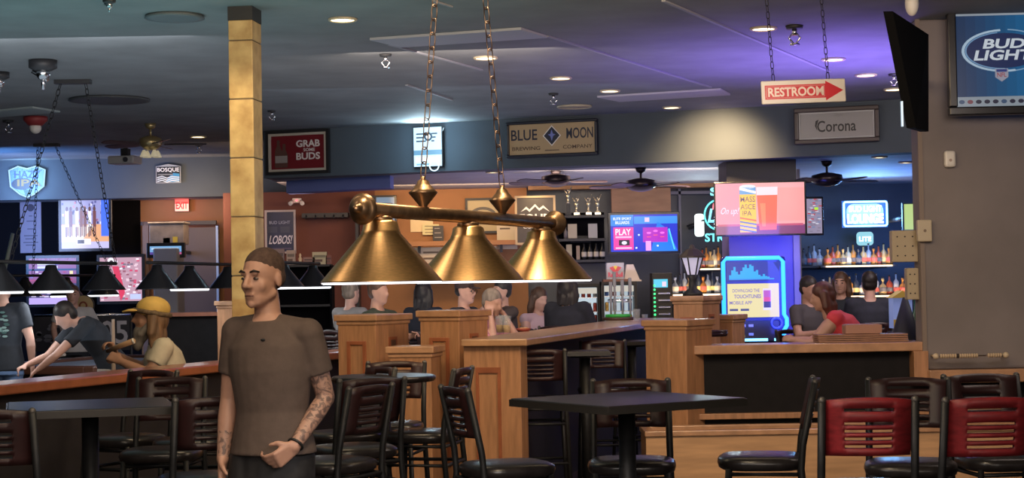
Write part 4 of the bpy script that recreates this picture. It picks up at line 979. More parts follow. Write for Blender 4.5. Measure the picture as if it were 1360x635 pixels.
# ================================================================== CENTRE BACK
# Lobos poster
c, w, h = rect(352, 279, 393, 337, 25.57)
t = thing('framed_poster', 'blue poster in a white frame on the red-brown wall', 'poster', c)
frame_mb(w, h, .03, .05).build('frame', mat('frame_w', (.55, .45, .42), .5), t)
m = MB(); m.quad(-w/2+.02, -h/2+.02, w/2-.02, h/2-.02, 0, S((35, 42, 78))); m.text('BUD LIGHT', -w*.36, h*.18, w*.32, h*.25, -.004, S((170, 175, 200)), .01)
m.quad(-w*.4, -h*.02, -w*.1, h*.12, -.003, S((60, 65, 90))); m.quad(w*.0, -h*.02, w*.3, h*.12, -.003)
m.text('LOBOS!', -w*.38, -h*.28, w*.34, -h*.08, -.004, S((225, 220, 230)), .02, .2); m.quad(-w*.3, -h*.40, w*.35, -h*.37, -.004, S((90, 80, 110))); m.build('print', picmat('poster', 0), t)
# emergency light
c, w, h = rect(387, 262, 402, 271, 24.8)
t = thing('emergency_light', 'small emergency light with two heads and a red lamp', 'emergency light', c)
MB().box((0, 0, 0), (w*.8, .1, h*.7)).build('body', white_p, t, bevel=.01)
for s_ in (-1, 1): MB().rod((s_*.06, -.05, -.02), (s_*.09, -.1, -.05), .03).build('head', white_p, t)
MB().ell((0, -.06, .0), .012).build('indicator', glow('ind_red', (1, .1, .15), 3), t)
MB().rod((0, .05, 0), (0, .8, 0), .02).build('arm', white_p, t)
# black shelf bar on red wall
c, w, h = rect(401, 283, 462, 289, 25.3)
t = thing('wall_rail', 'long black rail with hooks on the red-brown wall', 'rail', c)
MB().box((0, .1, 0), (w, .25, h)).build('rail', darkgrey, t)
m = MB()
for k in range(5): m.rod((-w*.4+k*w*.2, -.03, 0), (-w*.4+k*w*.2, -.07, -.05), .01)
m.build('hooks', metal_blk, t)
# dark door frame/cool TV strip at 478-520
c, w, h = rect(476, 258, 522, 400, 25.4)
struct(MB().bb(X(474, 25.4), X(478, 25.4), 25.3, 25.6, 0, Zp(480, 262, 25.4)).bb(X(478, 25.4), X(524, 25.4), 25.3, 25.6, Zp(500, 266, 25.4), Zp(500, 260, 25.4)).build('trim_21', darkgrey))
c, w, h = rect(500, 262, 524, 300, 25.3)
def pic_cool(m, w, h): uv(m, w, h, 0, 0, 1, 1, (150, 175, 200)); uv(m, w, h, .1, .2, .9, .5, (70, 90, 120), -.003)
tv(c, w, h, 0, 'small pale screen high behind the end finial of the front lamp', pic_cool, .6, .03, mount=(0, .35, 0))
# clutter on shelf left (360-440, 330-400)
sh_z = Zp(400, 353, 23.8)
t = thing('wall_shelf', 'dark open merchandise shelf unit against the red-brown wall', 'shelf', (X(400, 24), 24, 0))
w2 = X(445, 24)-X(362, 24)
m = MB()
for z in (sh_z-.55, sh_z-.25, sh_z): m.box((0, 0, z), (w2, .35, .03))
m.build('shelves', darkgrey, t); MB().box((-w2/2, 0, sh_z/2), (.03, .35, sh_z)).box((w2/2, 0, sh_z/2), (.03, .35, sh_z)).box((0, .17, sh_z/2), (w2, .02, sh_z)).build('sides', black_wall, t)
k = 0
for (px, wd_, ht, colr, nm, lab) in [(371, .17, .22, (115, 100, 100), 'boxed_item', 'grey printed box at the left end of the merchandise shelf'), (388, .12, .20, (150, 135, 125), 'boxed_item', 'pale box second along the merchandise shelf'), (400, .04, .16, (190, 170, 140), 'figurine', 'cream figurine standing on the merchandise shelf'),
                            (412, .16, .10, (140, 110, 100), 'photo_stack', 'low row of printed photos on the merchandise shelf'), (426, .20, .17, (170, 165, 135), 'menu_card', 'pale green and white card leaning on the merchandise shelf'), (438, .08, .12, (120, 70, 60), 'boxed_item', 'small reddish box at the right end of the merchandise shelf')]:
    x_ = X(px, 23.9); m = MB(); 
    if nm == 'figurine': m.lathe([(0, 0), (.03, 0), (.015, .03), (.03, .08), (.012, .11), (.02, .13), (0, .16)], n=12); m.c = [S(colr)]*len(m.c)
    else:
        m.col = S(colr); m.box((0, 0, ht/2), (wd_, .06, ht)); m.quad(-wd_*.4, ht*.55, wd_*.4, ht*.75, -.033, tuple(v*.4 for v in S(colr))); m.quad(-wd_*.35, ht*.2, wd_*.2, ht*.4, -.033, S((90, 70, 60)))
    tag(m.build(nm, picmat('poster', 0), None, loc=(x_, 23.86, sh_z+.016)), lab, 'display item')
# menu wall: papers
def sheet(px0, py0, px1, py1, D, label, colr, name='notice', lines=3, rz=0, dark=(90, 70, 50)):
    c, w, h = rect(px0, py0, px1, py1, D); m = MB(); m.col = S(colr); m.box((0, .01, 0), (w, .02, h))
    for k in range(lines): z = h*(.3-.6*k/max(1, lines-1)) if lines > 1 else 0; m.quad(-w*.35, z, w*(.15+.2*((k*7) % 3)/2), z+h*.06, -.004, S(dark))
    tag(m.build(name, picmat('poster', 0), None, loc=c, rz=rz), label, 'poster')
sheet(545, 279, 575, 308, 25.58, 'cream sheet pinned on the orange wall behind the lamp bar', (225, 200, 150), lines=0)
sheet(561, 298, 583, 312, 25.55, 'cream notice with small print left of the black plaque', (215, 205, 150))
sheet(575, 300, 589, 320, 25.5, 'black plaque with white print on the orange wall shelf', (50, 45, 42), 'plaque', 3, 0, (160, 150, 140))
sheet(660, 298, 687, 331, 25.5, 'white leaflet with dark pictures between the second and third shades', (205, 190, 160), 'leaflet', 2)
# framed arch sign
c, w, h = rect(618, 263, 665, 310, 25.57)
t = thing('framed_sign', 'black framed cream sign with dark arched lettering behind the lamp bar', 'sign', c)
frame_mb(w, h, .035, .05).build('frame', darkgrey, t)
m = MB(); m.quad(-w/2+.02, -h/2+.02, w/2-.02, h/2-.02, 0, S((176, 158, 115)))
n = 14
for k in range(n):
    a, b = math.pi*k/n, math.pi*(k+1)/n; m.poly([(math.cos(a)*.2, math.sin(a)*.13-.0), (math.cos(b)*.2, math.sin(b)*.13), (math.cos(b)*.15, math.sin(b)*.09), (math.cos(a)*.15, math.sin(a)*.09)], -.004, S((60, 52, 45)))
m.quad(-.15, -.08, .15, -.03, -.004, S((110, 90, 60))); m.build('print', picmat('poster', 0), t)
# wall shelf in orange area
c, w, h = rect(520, 320, 702, 326, 25.2)
t = thing('wall_ledge', 'narrow orange-brown ledge along the notice wall', 'shelf', c)
MB().box((0, .1, 0), (w, .3, h)).build('board', orange_wall, t); MB().box((-w*.3, .15, -.08), (.04, .2, .12)).box((w*.3, .15, -.08), (.04, .2, .12)).build('brackets', darkgrey, t)
sheet(545, 328, 660, 368, 25.3, 'wide pale menu board low on the notice wall behind the lamp shades', (190, 175, 150), 'menu_board', 4)
# FOUR sign
c, w, h = rect(684, 260, 738, 325, 24.2)
t = thing('framed_sign', 'dark brown brewery sign with white mountain and lettering, warm lamp above', 'sign', c)
frame_mb(w, h, .03, .06).build('frame', mat('frame_tan', (.5, .33, .16), .4), t)
m = MB(); m.quad(-w/2+.02, -h/2+.02, w/2-.02, h/2-.02, 0, S((62, 48, 36))); m.poly([(-w*.36, h*.17), (-w*.22, h*.28), (-w*.14, h*.22), (0, h*.33), (w*.1, h*.24), (w*.2, h*.30), (w*.36, h*.17), (w*.2, h*.25), (w*.1, h*.19), (0, h*.28), (-w*.14, h*.17), (-w*.22, h*.23)], -.004, S((235, 225, 205)))
m.text('FOUR', -w*.38, -h*.06, w*.38, h*.13, -.004, S((240, 230, 210)), .03); m.text('CORNERS', -w*.3, -h*.17, w*.3, -h*.10, -.004, bold=.01)
m.build('board', picmat('poster', 0), t); MB().rod((0, .05, 0), (0, 1.5, 0), .02).build('mount', darkgrey, t)
spot('sign_lamp', c+Vector((0, -.5, h*.7)), c, 25, (1, .75, .4), 90, .9)
# shelves with trophies and menus
SX0, SX1 = X(742, 25), X(806, 25)
zs = [Zp(770, y, 25) for y in (286, 317, 345)]
t = thing('display_shelf', 'dark wall shelves holding trophies and framed menus left of the bar television', 'shelf', ((SX0+SX1)/2, 25, 0))
m = MB()
for z in zs: m.box((0, .1, z-.02), (SX1-SX0, .4, .035))
m.build('shelf_boards', darkgrey, t); MB().box((0, .32, (zs[0]+zs[2])/2), (SX1-SX0, .03, zs[0]-zs[2]+.1)).box((SX0-(SX0+SX1)/2, .1, zs[1]), (.03, .4, zs[0]-zs[2])).build('back_board', black_wall, t); MB().box((0, .8, zs[1]), (.3, 1.0, .1)).build('wall_mount', darkgrey, t)
def trophy(px, label, h=.36, base=False):
    x = X(px, 24.95); t = thing('trophy', label, 'trophy', (x, 24.95, zs[0]), 0, 'trophies on the display shelf')
    gold = mat('trophy_metal', (.65, .6, .42), .25, metal=.8)
    MB().box((0, 0, .02), (.09, .07, .04)).box((0, 0, .1 if base else .045), (.05, .05, .14 if base else .01)).build('base', darkgrey if base else gold, t, bevel=.004)
    z0 = .17 if base else .05
    m = MB(); m.lathe([(0, z0), (.03, z0), (.012, z0+.03), (.02, z0+.08), (.035, z0+.12), (.015, z0+.15), (0, z0+.15)], n=14)
    m.cap((0, 0, z0+.12), .015, (.05, 0, z0+.24), .008); m.cap((0, 0, z0+.12), .015, (-.05, 0, z0+.2), .008); m.ell((0, 0, z0+.19), .018); m.build('figure', gold, t)
trophy(757, 'tall trophy with black column, leftmost on the display shelf', base=True); trophy(768, 'silver trophy second from the left on the display shelf'); trophy(784, 'trophy with raised arm, third on the display shelf', base=False); trophy(796, 'trophy nearest the bar television on the display shelf')
for i, (px, z, wd_, ht, cc, lab) in enumerate([(762, 1, .13, .21, (175, 165, 145), 'cream framed card on the upper display shelf'), (789, 1, .13, .21, (160, 160, 160), 'white tilted frame on the upper display shelf, beside the television'), (753, 1, .05, .16, (110, 105, 105), 'small silver bottle at the left of the upper display shelf'),
                       (757, 2, .08, .22, (160, 150, 125), 'cream menu at the left of the lower display shelf'), (769, 2, .05, .2, (150, 130, 110), 'tall narrow tan box on the lower display shelf')]):
    m = MB(); m.col = S(cc); rot = Matrix.Rotation(R(-10), 3, 'X')
    if 'bottle' in lab: m.lathe([(0, 0), (.03, 0), (.03, .1), (.01, .13), (.01, .17), (0, .17)], n=12); 
    else: m.box((0, 0, ht/2), (wd_, .03, ht), rot=rot)
    tag(m.build('silver_bottle' if 'bottle' in lab else 'display_card', picmat('poster', 0), None, loc=(X(px, 24.95), 24.95, zs[z])), lab, 'display item')
for i, px in enumerate((777, 785, 793, 801)):
    t = thing('wine_bottle', '%s dark bottle of the four on the lower display shelf' % ('leftmost', 'second', 'third', 'rightmost')[i], 'bottle', (X(px, 24.95), 24.95, zs[2]), 0, 'dark bottles on the lower display shelf')
    MB().lathe([(0, 0), (.036, 0), (.038, .12), (.014, .17), (.014, .23), (0, .23)], n=14).build('glass', mat('dark_glass', (.02, .02, .02), .15), t)
    MB().lathe([(.0385, .04), (.0395, .05), (.0395, .10), (.0385, .11)], n=14).build('label', mat('lbl', (.5, .45, .35), .5), t)
# wood board above TV
c, w, h = rect(812, 250, 891, 283, 25.0)
tag(MB().box((c.x, 25.05, c.z), (w, .1, h)).bb(c.x-.04, c.x+.04, 25.1, 26.19, c.z, c.z+.08).build('wood_panel', mat('panel_wood', (.30, .15, .075), .5, noise=.2, nscale=3, stretch=(1, 1, 4)), bevel=.005), 'plain brown wood panel above the middle bar television', 'panel')

# ---------- red energy drink box, fridges, taps
zc = 1.02
t = thing('back_counter', 'dark back bar counter carrying coolers and liquor', 'counter', (X(880, 23), 23, 0))
x0, x1 = X(690, 23)-X(880, 23), X(1240, 23)-X(880, 23)
MB().bb(x0, x1, -.1, .7, zc-.05, zc).build('counter_top', mat('dark_stone', (.10, .08, .08), .3), t); MB().bb(x0+.03, x1, -.05, .7, 0, zc-.05).build('cabinet', black_panel, t)
def fridge(px0, px1, ytop, D, label, bright=1.0):
    x0, x1 = X(px0, D), X(px1, D); z1 = Zp((px0+px1)/2, ytop, D); w = x1-x0; h = z1-zc
    t = thing('beverage_cooler', label, 'cooler', ((x0+x1)/2, D, zc))
    d = .4
    m = MB(); m.bb(-w/2, -w/2+.03, 0, d, 0, h); m.bb(w/2-.03, w/2, 0, d, 0, h); m.bb(-w/2, w/2, 0, d, h-.05, h); m.bb(-w/2, w/2, 0, d, 0, .04); m.bb(-w/2, w/2, d-.02, d, 0, h); m.build('cabinet', darkgrey, t)
    MB().quad(-w/2+.03, .04, w/2-.03, h-.05, d-.03).build('light_panel', glow('fridge_light%.1f' % bright, (.75, .9, 1), .55*bright), t)
    m = MB(); 
    for k in (1, 2): m.bb(-w/2+.03, w/2-.03, .03, d-.04, h*k/3, h*k/3+.01)
    m.build('racks', chrome, t)
    MB().quad(-w/2+.04, h-.13, w/2-.04, h-.055, .01).build('header', glow('fr_head', (.8, .75, .65), .7), t)
    f = frame_mb(w, h, .035, .03); f.build('door_frame', metal_blk, t, loc=(0, -.015, h/2))
    for r_ in range(3):
        for k in range(4):
            cc = rnd.choice([(.5, .08, .06), (.6, .6, .62), (.1, .2, .5), (.5, .35, .1)])
            m = MB(); m.lathe([(0, 0), (.026, 0), (.026, .1), (.02, .115), (0, .115)], n=10)
            o = m.build('can', mat('can%d' % int(cc[0]*100+cc[2]*10), cc, .3, metal=.3), None, loc=((x0+x1)/2-w*.34+k*w*.22, D+.12, zc+[.04, h/3+.01, h*2/3+.01][r_]))
            tag(o, '%s drink can on the %s rack of the %s' % (('leftmost', 'second', 'third', 'rightmost')[k], ('bottom', 'middle', 'top')[r_], 'cooler with the black frame' if 'black' in label else 'narrow bluish cooler'), 'can', 'cans in the '+('black framed cooler' if 'black' in label else 'narrow cooler'))
    return t
fridge(799, 846, 374, 22.4, 'black framed glass-door drinks cooler with warm white light behind the beer taps', 1.0)
fridge(762, 797, 377, 22.6, 'narrow bluish lit drinks cooler behind the dark-haired woman', 1.25)
zb = Zp(822, 374, 22.4)
c, w, h = rect(806, 347, 829, 369, 22.4)
t = thing('display_box', 'clear display box with red and yellow bull logo on top of the cooler', 'box', (c.x, 22.55, zb))
MB().box((0, 0, h/2+.03), (w, .25, h)).build('case', mat('clear_plastic', (.55, .55, .62), .15, alpha=.45), t, bevel=.004)
m = MB(); m.text('RedBull', -w*.42, .06, w*.42, .12, -.135, S((220, 30, 70)), .03); m.disc(0, .17, .035, .035, -.134, S((250, 200, 40))); m.poly([(-.08, .18), (-.03, .2), (0, .15), (.03, .2), (.08, .18), (.03, .13), (-.03, .13)], -.136, S((225, 50, 60)))
m.build('logo', picmat('screen0.75', .75, .2), t); MB().box((0, 0, .015), (w+.1, .3, .03)).build('base', mat('wood_base', (.15, .06, .04), .5), t)
tag(MB().slab([(0, 0), (.22, 0), (.22, .2), (0, .2)], 0, .02).prism([(0, .02), (.2, .02), (.12, .22), (.03, .22)], .02, .16).build('white_bag', mat('bag', (.45, .4, .38), .6), None, loc=(X(830, 22.5), 22.5, zb)), 'pale tapered carton next to the clear bull logo box', 'carton')
# green LED tower
c, w, h = rect(866, 353, 893, 418, 22.6)
t = thing('drink_machine', 'black machine with a column of green lights and small blue screen', 'machine', (c.x, 22.6, zc))
MB().bb(-w/2, w/2, 0, .35, 0, h+.05).build('case', metal_blk, t, bevel=.008)
m = MB()
for k in range(9): m.ell((-w*.38, -.01, .09+k*h*.085), .014, n=8, m=6)
m.build('green_lights', glow('led_green', (.05, 1, .25), 2.2), t)
m = MB(); m.quad(-w*.42, h*.78, w*.28, h*.95, -.004, S((90, 200, 230))); m.quad(0, h*.8, w*.2, h*.9, -.006, S((230, 210, 230))); m.build('display', picmat('screen1.15', 1.15, .15), t)
m = MB()
for k in range(5): m.bb(-w*.2, w*.38, -.02, 0, .05+k*.09, .07+k*.09)
m.build('trays', chrome, t)
# beer taps on counter
x = X(818, 18.2)
t = thing('beer_tap_tower', 'beer tap tower with grey paddles and a green drip mat on the bar counter', 'beer taps', (x, 17.9, 1.2))
MB().lathe([(0, 0), (.16, 0), (.16, .03), (0, .03)], n=24).build('drip_base', mat('drip', (.08, .04, .03), .5), t)
MB().lathe([(0, .03), (.13, .03), (.13, .06), (0, .06)], n=24).build('green_mat', mat('green_mat', (.05, .5, .08), .5), t)
for i, (dx, z) in enumerate(((-.07, .26), (-.03, .36), (.05, .28), (.13, .3))): MB().rod((dx, 0, .05), (dx, 0, z), .012).box((dx, 0, z+.06), (.035, .025, .15)).build('tap_handle', mat('tap_grey', (.22, .2, .2), .4), t, bevel=.006)
MB().rod((-.1, .02, .2), (.15, .02, .2), .02).build('tap_bar', chrome, t)
t = thing('pint_glass', 'clear pint glass standing at the far end of the bar counter', 'glass', (X(848, 16.9), 17.2, 1.2))
glass_m = mat('clear_glass', (.6, .65, .7), .08, alpha=.16)
MB().lathe([(0, 0), (.03, 0), (.04, .12), (.037, .12), (.028, .01), (0, .01)], n=16).build('glass', glass_m, t)
for i, (px, D, amber, lab) in enumerate([(664, 13.5, True, 'pint glass of amber drink on the counter, left of the pair'), (673, 13.4, True, 'pint glass of pale drink on the counter, right of the pair'), (669, 13.8, False, 'tall clear glass behind the two pints')]):
    t = thing('pint_glass', lab, 'glass', (X(px, D, 440), D, 1.2))
    MB().lathe([(0, 0), (.028, 0), (.038, .14), (.035, .14), (.026, .01), (0, .01)], n=18).build('glass', glass_m, t)
    if amber: MB().lathe([(0, .012), (.025, .012), (.030, .07), (0, .07)], n=18).build('drink', mat('beer_amber%d' % i, (.65, .42, .15), .2), t)
t = thing('snack_basket', 'small food basket on the counter right of the pint glasses', 'basket', (X(695, 14.0, 440), 14.1, 1.2))
MB().lathe([(0, 0), (.045, 0), (.065, .025), (.062, .025), (.042, .006), (0, .006)], n=20).build('basket', mat('red_basket', (.35, .07, .05), .5), t)
m = MB()
for k in range(10): m.ell((rnd.uniform(-.03, .03), rnd.uniform(-.03, .03), .024), (.02, .01, .009), rotz(rnd.random()*3), 8, 6)
m.build('food', mat('fries', (.5, .25, .1), .6), t)

# liquor bottles
bt_mats = [mat('liq%d' % i, c_, .12, trans=.0) for i, c_ in enumerate([(.55, .22, .04), (.62, .4, .15), (.45, .08, .03), (.35, .38, .42), (.6, .5, .3), (.05, .06, .08)])]
lbl_m = [mat('lab%d' % i, c_, .6) for i, c_ in enumerate([(.6, .55, .45), (.5, .1, .08), (.1, .1, .12), (.65, .5, .2)])]
def bottle_kind(k):
    prof = [[(0, 0), (.046, 0), (.048, .02), (.048, .16), (.014, .20), (.013, .26), (0, .26)], [(0, 0), (.056, 0), (.060, .03), (.056, .12), (.015, .16), (.014, .20), (.02, .205), (.02, .235), (0, .235)], [(0, 0), (.038, 0), (.042, .1), (.040, .18), (.012, .22), (.012, .29), (0, .29)]][k % 3]
    return prof
bproto = {}
def bottle(px, D, z, k, mi, label, group):
    key = (k % 3, mi)
    loc = (X(px, D, 340), D, z)
    if key in bproto: return dup(bproto[key], loc, 0, label, group)
    t = thing('liquor_bottle', label, 'bottle', loc, 0, group)
    pr = bottle_kind(k); MB().lathe(pr, n=14).build('glass', bt_mats[mi], t)
    r = pr[2][0]+.0015; MB().lathe([(r, .045), (r+.001, .05), (r+.001, .10), (r, .105)], n=14).build('label', lbl_m[(k+mi) % 4], t)
    top_z = pr[-1][1]; MB().lathe([(0, top_z), (.015, top_z), (.015, top_z+.02), (0, top_z+.02)], n=10).build('cap', metal_blk, t)
    bproto[key] = t; return t
ORD = 'first second third fourth fifth sixth seventh eighth ninth tenth eleventh twelfth thirteenth fourteenth fifteenth sixteenth'.split()
cnames = ['amber', 'golden', 'red-brown', 'grey', 'pale', 'black']
def shelf_row(px0, px1, py, D, n, where, shelfname, lit=True, ids=None):
    z = Zp((px0+px1)/2, py, D); x0, x1 = X(px0, D), X(px1, D)
    t = thing('liquor_shelf', shelfname, 'shelf', ((x0+x1)/2, D, z-.03))
    w = x1-x0
    MB().bb(-w/2-.08, w/2+.08, -.12, .25, 0, .028).build('board', darkgrey, t); MB().bb(-w/2, w/2, .25, 26.2-D, -.02, .01).build('wall_bracket', darkgrey, t)
    if lit: MB().bb(-w/2, w/2, -.125, -.12, .005, .025).build('light_strip', glow('shelf_strip', (1, .6, .25), 1.6), t); area('shelf_light', ((x0+x1)/2, D-.14, z-.02), ((x0+x1)/2, D+.1, z+.4), w, 6*w, (1, .75, .5), .03)
    for i in range(n):
        px = px0+(px1-px0)*(i+.5)/n; mi = (ids or [0, 2, 0, 1, 4, 0, 5, 1, 3, 0, 2, 1])[i % (len(ids) if ids else 12)]
        bottle(px, D, z, (i*5+1) % 3, mi, '%s liquor bottle, %s from left %s' % (cnames[mi], ORD[i], where), 'liquor bottles '+where)
shelf_row(1096, 1184, 352, 25.0, 13, 'on the upper right back bar shelf', 'lit upper liquor shelf under the bright blue neon sign')
shelf_row(1088, 1220, 392, 24.6, 15, 'on the lower right back bar shelf', 'lower liquor shelf behind the seated people at right', True, [3, 1, 2, 3, 0, 5, 3, 1])
shelf_row(925, 962, 356, 24.8, 7, 'on the upper shelf beside the jukebox', 'small upper liquor shelf left of the jukebox')
shelf_row(893, 955, 390, 24.4, 10, 'on the lower shelf behind the lantern', 'lower liquor shelf behind the lantern post', True, [3, 5, 3, 1, 3, 5, 0])
# globe bottles left of right shelf: dark tools
shelf_row(1064, 1092, 353, 25.1, 4, 'at the dark end of the upper right shelf', 'dark shelf end behind the jukebox pillar', False, [5, 5, 3, 3])

for i, (px, r_, h_, cc) in enumerate([(700, .04, .13, (.5, .5, .55)), (712, .035, .2, (.12, .12, .13)), (724, .045, .1, (.45, .4, .35)), (738, .035, .24, (.3, .32, .36)), (750, .05, .12, (.5, .48, .5)), (856, .04, .14, (.4, .42, .5))]):
    m = MB(); m.lathe([(0, 0), (r_*.8, 0), (r_, h_), (r_*.93, h_), (r_*.73, .01), (0, .01)], n=16)
    tag(m.build('tumbler', mat('cup%d' % i, cc, .3), None, loc=(X(px, 23.2), 23.2, zc if px > 735 else 1.02)), ('pale short', 'dark tall', 'cream squat', 'grey tall', 'pale wide', 'bluish')[i]+' cup on the back counter '+('behind the seated drinkers', 'behind the seated drinkers, second', 'behind the seated drinkers, third', 'right of the curly-haired woman', 'behind the black-haired person', 'between the cooler and the green-light machine')[i], 'cup', 'cups on the back counter')
# ---------- neon signs at right
def rrect(w, h, r, n=5):
    pts = []
    for cx, cz, a0 in ((w/2-r, h/2-r, 0), (-w/2+r, h/2-r, 90), (-w/2+r, -h/2+r, 180), (w/2-r, -h/2+r, 270)):
        for i in range(n+1): a = R(a0+90*i/n); pts.append((cx+r*math.cos(a), cz+r*math.sin(a)))
    return pts
c, w, h = rect(1121, 268, 1178, 300, 24.6)
t = thing('neon_sign', 'rectangular bright blue-white neon sign above the right liquor shelf', 'neon sign', c)
MB().box((0, .08, 0), (w+.04, .05, h+.04)).rod((0, .1, 0), (0, 1.6, 0), .02).build('backing', mat('neon_back', (.03, .06, .2), .3), t)
MB().tube([(x, 0, z) for x, z in rrect(w, h, .03)], .014, 8, True).build('outline_tube', glow('neon_cyan', (.25, .7, 1), 4), t)
m = MB(); m.text('BUD LIGHT', -w*.38, h*.08, w*.38, h*.34, 0, (.8, .92, 1), .02, dy=.015); m.text('LOUNGE', -w*.42, -h*.40, w*.42, h*.0, 0, (.9, .97, 1), .03, dy=.015); m.build('lettering', picmat('neonword', 4.0), t)
MB().prism(rrect(w*.86, h*.84, .1), .03, .05).build('glow_panel', glow('neon_panel', (.32, .62, 1), 1.5), t)
area('neon_glow', c+Vector((0, -.15, 0)), c+Vector((0, -3, .6)), w, 26, (.2, .5, 1), h)
area('neon_glow_back', c+Vector((0, -.3, 0)), c+Vector((0, 1, 0)), .9, 14, (.15, .4, 1), .5)
c, w, h = rect(1138, 308, 1160, 326, 25.6)
t = thing('neon_sign', 'small pale cyan shield light below the bright rectangular neon', 'neon sign', c)
MB().prism(rrect(w, h, .05), 0, .03).build('panel', glow('pale_cyan', (.35, .75, .85), .9), t); MB().rod((0, .03, 0), (0, .6, 0), .02).build('mount', darkgrey, t)
m = MB(); m.text('LITE', -w*.36, -h*.2, w*.36, h*.15, -.004, (.8, .95, 1), .02); m.build('lettering', picmat('neonword', 4.0), t)
c, w, h = rect(1201, 271, 1222, 305, 23.5)
t = thing('wall_screen', 'yellow-green lit panel half hidden by the right wall corner', 'screen', c)
MB().box((0, .05, 0), (w+.04, .06, h+.04)).rod((0, .05, 0), (0, 2.7, 0), .03).build('case', darkgrey, t); MB().quad(-w/2, -h/2, w/2, h/2, 0).build('screen', glow('ygreen', (.55, .72, .22), .9), t)
# cyan neon behind beer tv: MILLER STREET-like
c, w, h = rect(928, 255, 972, 320, 22.6)
t = thing('neon_sign', 'oval cyan and red neon sign with lettering half behind the pink television', 'neon sign', c)
Rx = Matrix.Rotation(R(90), 3, 'X')
MB().torus((.06, 0, .02), .2, .010, Rx, 28).build('ring_tube', glow('neon_teal', (.1, .85, .85), 2.2), t)
m = MB(); m.text('STREET', -.14, -.33, .34, -.22, -.01, (.15, .8, .9), .02, dy=.015); m.text('S', -.06, .27, .04, .38, -.01, (.15, .8, .9), .03, dy=.015); m.text('Lite', -.10, -.08, .2, .1, -.01, (.2, .75, 1), .02, .2, dy=.015); m.text('lite', -.04, .09, .12, .17, -.01, (1, .15, .2), .02, .2, dy=.015)
m.build('lettering', picmat('neonword2', 2.0), t)
MB().rod((0, 0, 0), (0, 3.6, 0), .015).build('mount', darkgrey, t)
c, w, h = rect(923, 284, 935, 314, 24.8)
t = thing('light_box', 'blown-out white light panel between the middle television and the cyan neon', 'light', c)
MB().prism(rrect(w, h, .04), 0, .05).build('panel', glow('white_panel', (.85, 1, .95), 2.5), t); MB().rod((0, .04, 0), (0, 1.4, 0), .02).build('mount', darkgrey, t)
area('panel_glow', c+Vector((0, -.1, 0)), c+Vector((0, -2, 0)), .2, 12, (.75, .95, 1))
# window muntins (mirror frames) behind bar
struct(MB().bb(X(904, 25.9), X(907, 25.9), 25.9, 26.0, 1.0, Zp(905, 250, 25.9)).bb(X(892, 25.9), X(965, 25.9), 25.9, 26.0, Zp(905, 258, 25.9), Zp(905, 254, 25.9)).build('trim_22', mat('muntin', (.25, .22, .24), .4)))
struct(MB().bb(X(1075, 25.7), X(1225, 25.7), 25.6, 25.9, Zp(1140, 241, 25.7), Zp(1140, 232, 25.7)).build('trim_23', mat('beam_blue', (.25, .18, .18), .5)))
struct(MB().bb(X(1062, 22.4), X(1066, 22.4), 22.4, 22.5, 1.0, LZ).build('trim_24', mat('muntin', (.25, .22, .24), .4)))

# ---------- jukebox
c, w, h = rect(959, 341, 1044, 456, 20.0)
t = thing('jukebox', 'wall jukebox with glowing blue outline and yellow screen on the blue-lit pillar', 'jukebox', c, R(-4))
MB().box((0, .18, 0), (w, .3, h)).build('body', mat('juke_blue', (.015, .02, .12), .25), t, bevel=.03)
out = [(-w*.47, -h*.40), (-w*.47, h*.44), (-w*.42, h*.485), (w*.40, h*.485), (w*.46, h*.44), (w*.46, -h*.17), (w*.50, -h*.22), (w*.50, -h*.30), (w*.46, -h*.35), (w*.45, -h*.48)]
MB().tube([(x, .0, z) for x, z in out], .024, 8).build('neon_outline', glow('juke_cyan', (.03, .35, 1), 2.4), t)
m = MB(); m.quad(-w*.42, h*.22, w*.41, h*.44, .02, S((12, 20, 110)))
for k, v in enumerate((.05, .12, .17, .10, .06, .11, .16, .20, .15, .2, .18, .1, .12, .05, .03, .06, .03, .02)): m.quad(-w*.38+k*w*.035, h*.24, -w*.38+(k+1)*w*.035, h*(.25+v*.8), .016, S((20, 170, 215)))
m.quad(-w*.38, h*.235, w*.32, h*.25, .014, S((30, 150, 235)))
m.quad(-w*.41, -h*.20, w*.39, h*.19, .018, S((238, 222, 110)))
pur = S((120, 100, 150))
m.text('DOWNLOAD THE', -w*.33, h*.09, w*.09, h*.13, .012, pur, .01); m.text('TOUCHTUNES', -w*.31, h*.02, w*.11, h*.065, .012, pur, .02); m.text('MOBILE APP', -w*.38, -h*.05, -w*.03, -h*.01, .012, pur, .01)
m.quad(-w*.38, -h*.125, -w*.25, -h*.10, .012, S((60, 60, 50))); m.quad(-w*.21, -h*.125, -w*.08, -h*.10, .012)
m.quad(w*.14, -h*.12, w*.27, h*.13, .012, S((235, 225, 235))); m.quad(w*.15, h*.03, w*.26, h*.11, .010, S((190, 80, 160))); m.quad(w*.15, -h*.02, w*.26, h*.03, .010, S((225, 70, 100))); m.quad(w*.15, -h*.09, w*.26, -h*.02, .010, S((60, 40, 70)))
m.build('screen', picmat('jukescreen', 1.0, .2), t)
MB().box((0, .03, -h*.36), (w*.78, .08, h*.24)).build('control_panel', mat('juke_black', (.012, .012, .02), .3), t, bevel=.01)
MB().torus((w*.34, -.015, -h*.27), .06, .014, Rx, 24).build('speaker_ring', mat('juke_ring', (.06, .08, .3), .3), t)
m = MB()
for dx, dz, cc in ((-.18, -.30, (170, 170, 190)), (-.06, -.30, (170, 170, 190)), (-.2, -.36, (210, 200, 70)), (-.06, -.40, (150, 170, 200)), (-.19, -.42, (130, 130, 60))): m.quad(w*dx-.025, h*dz-.01, w*dx+.03, h*dz+.02, -.012, S(cc))
m.build('buttons', picmat('poster', 0), t)
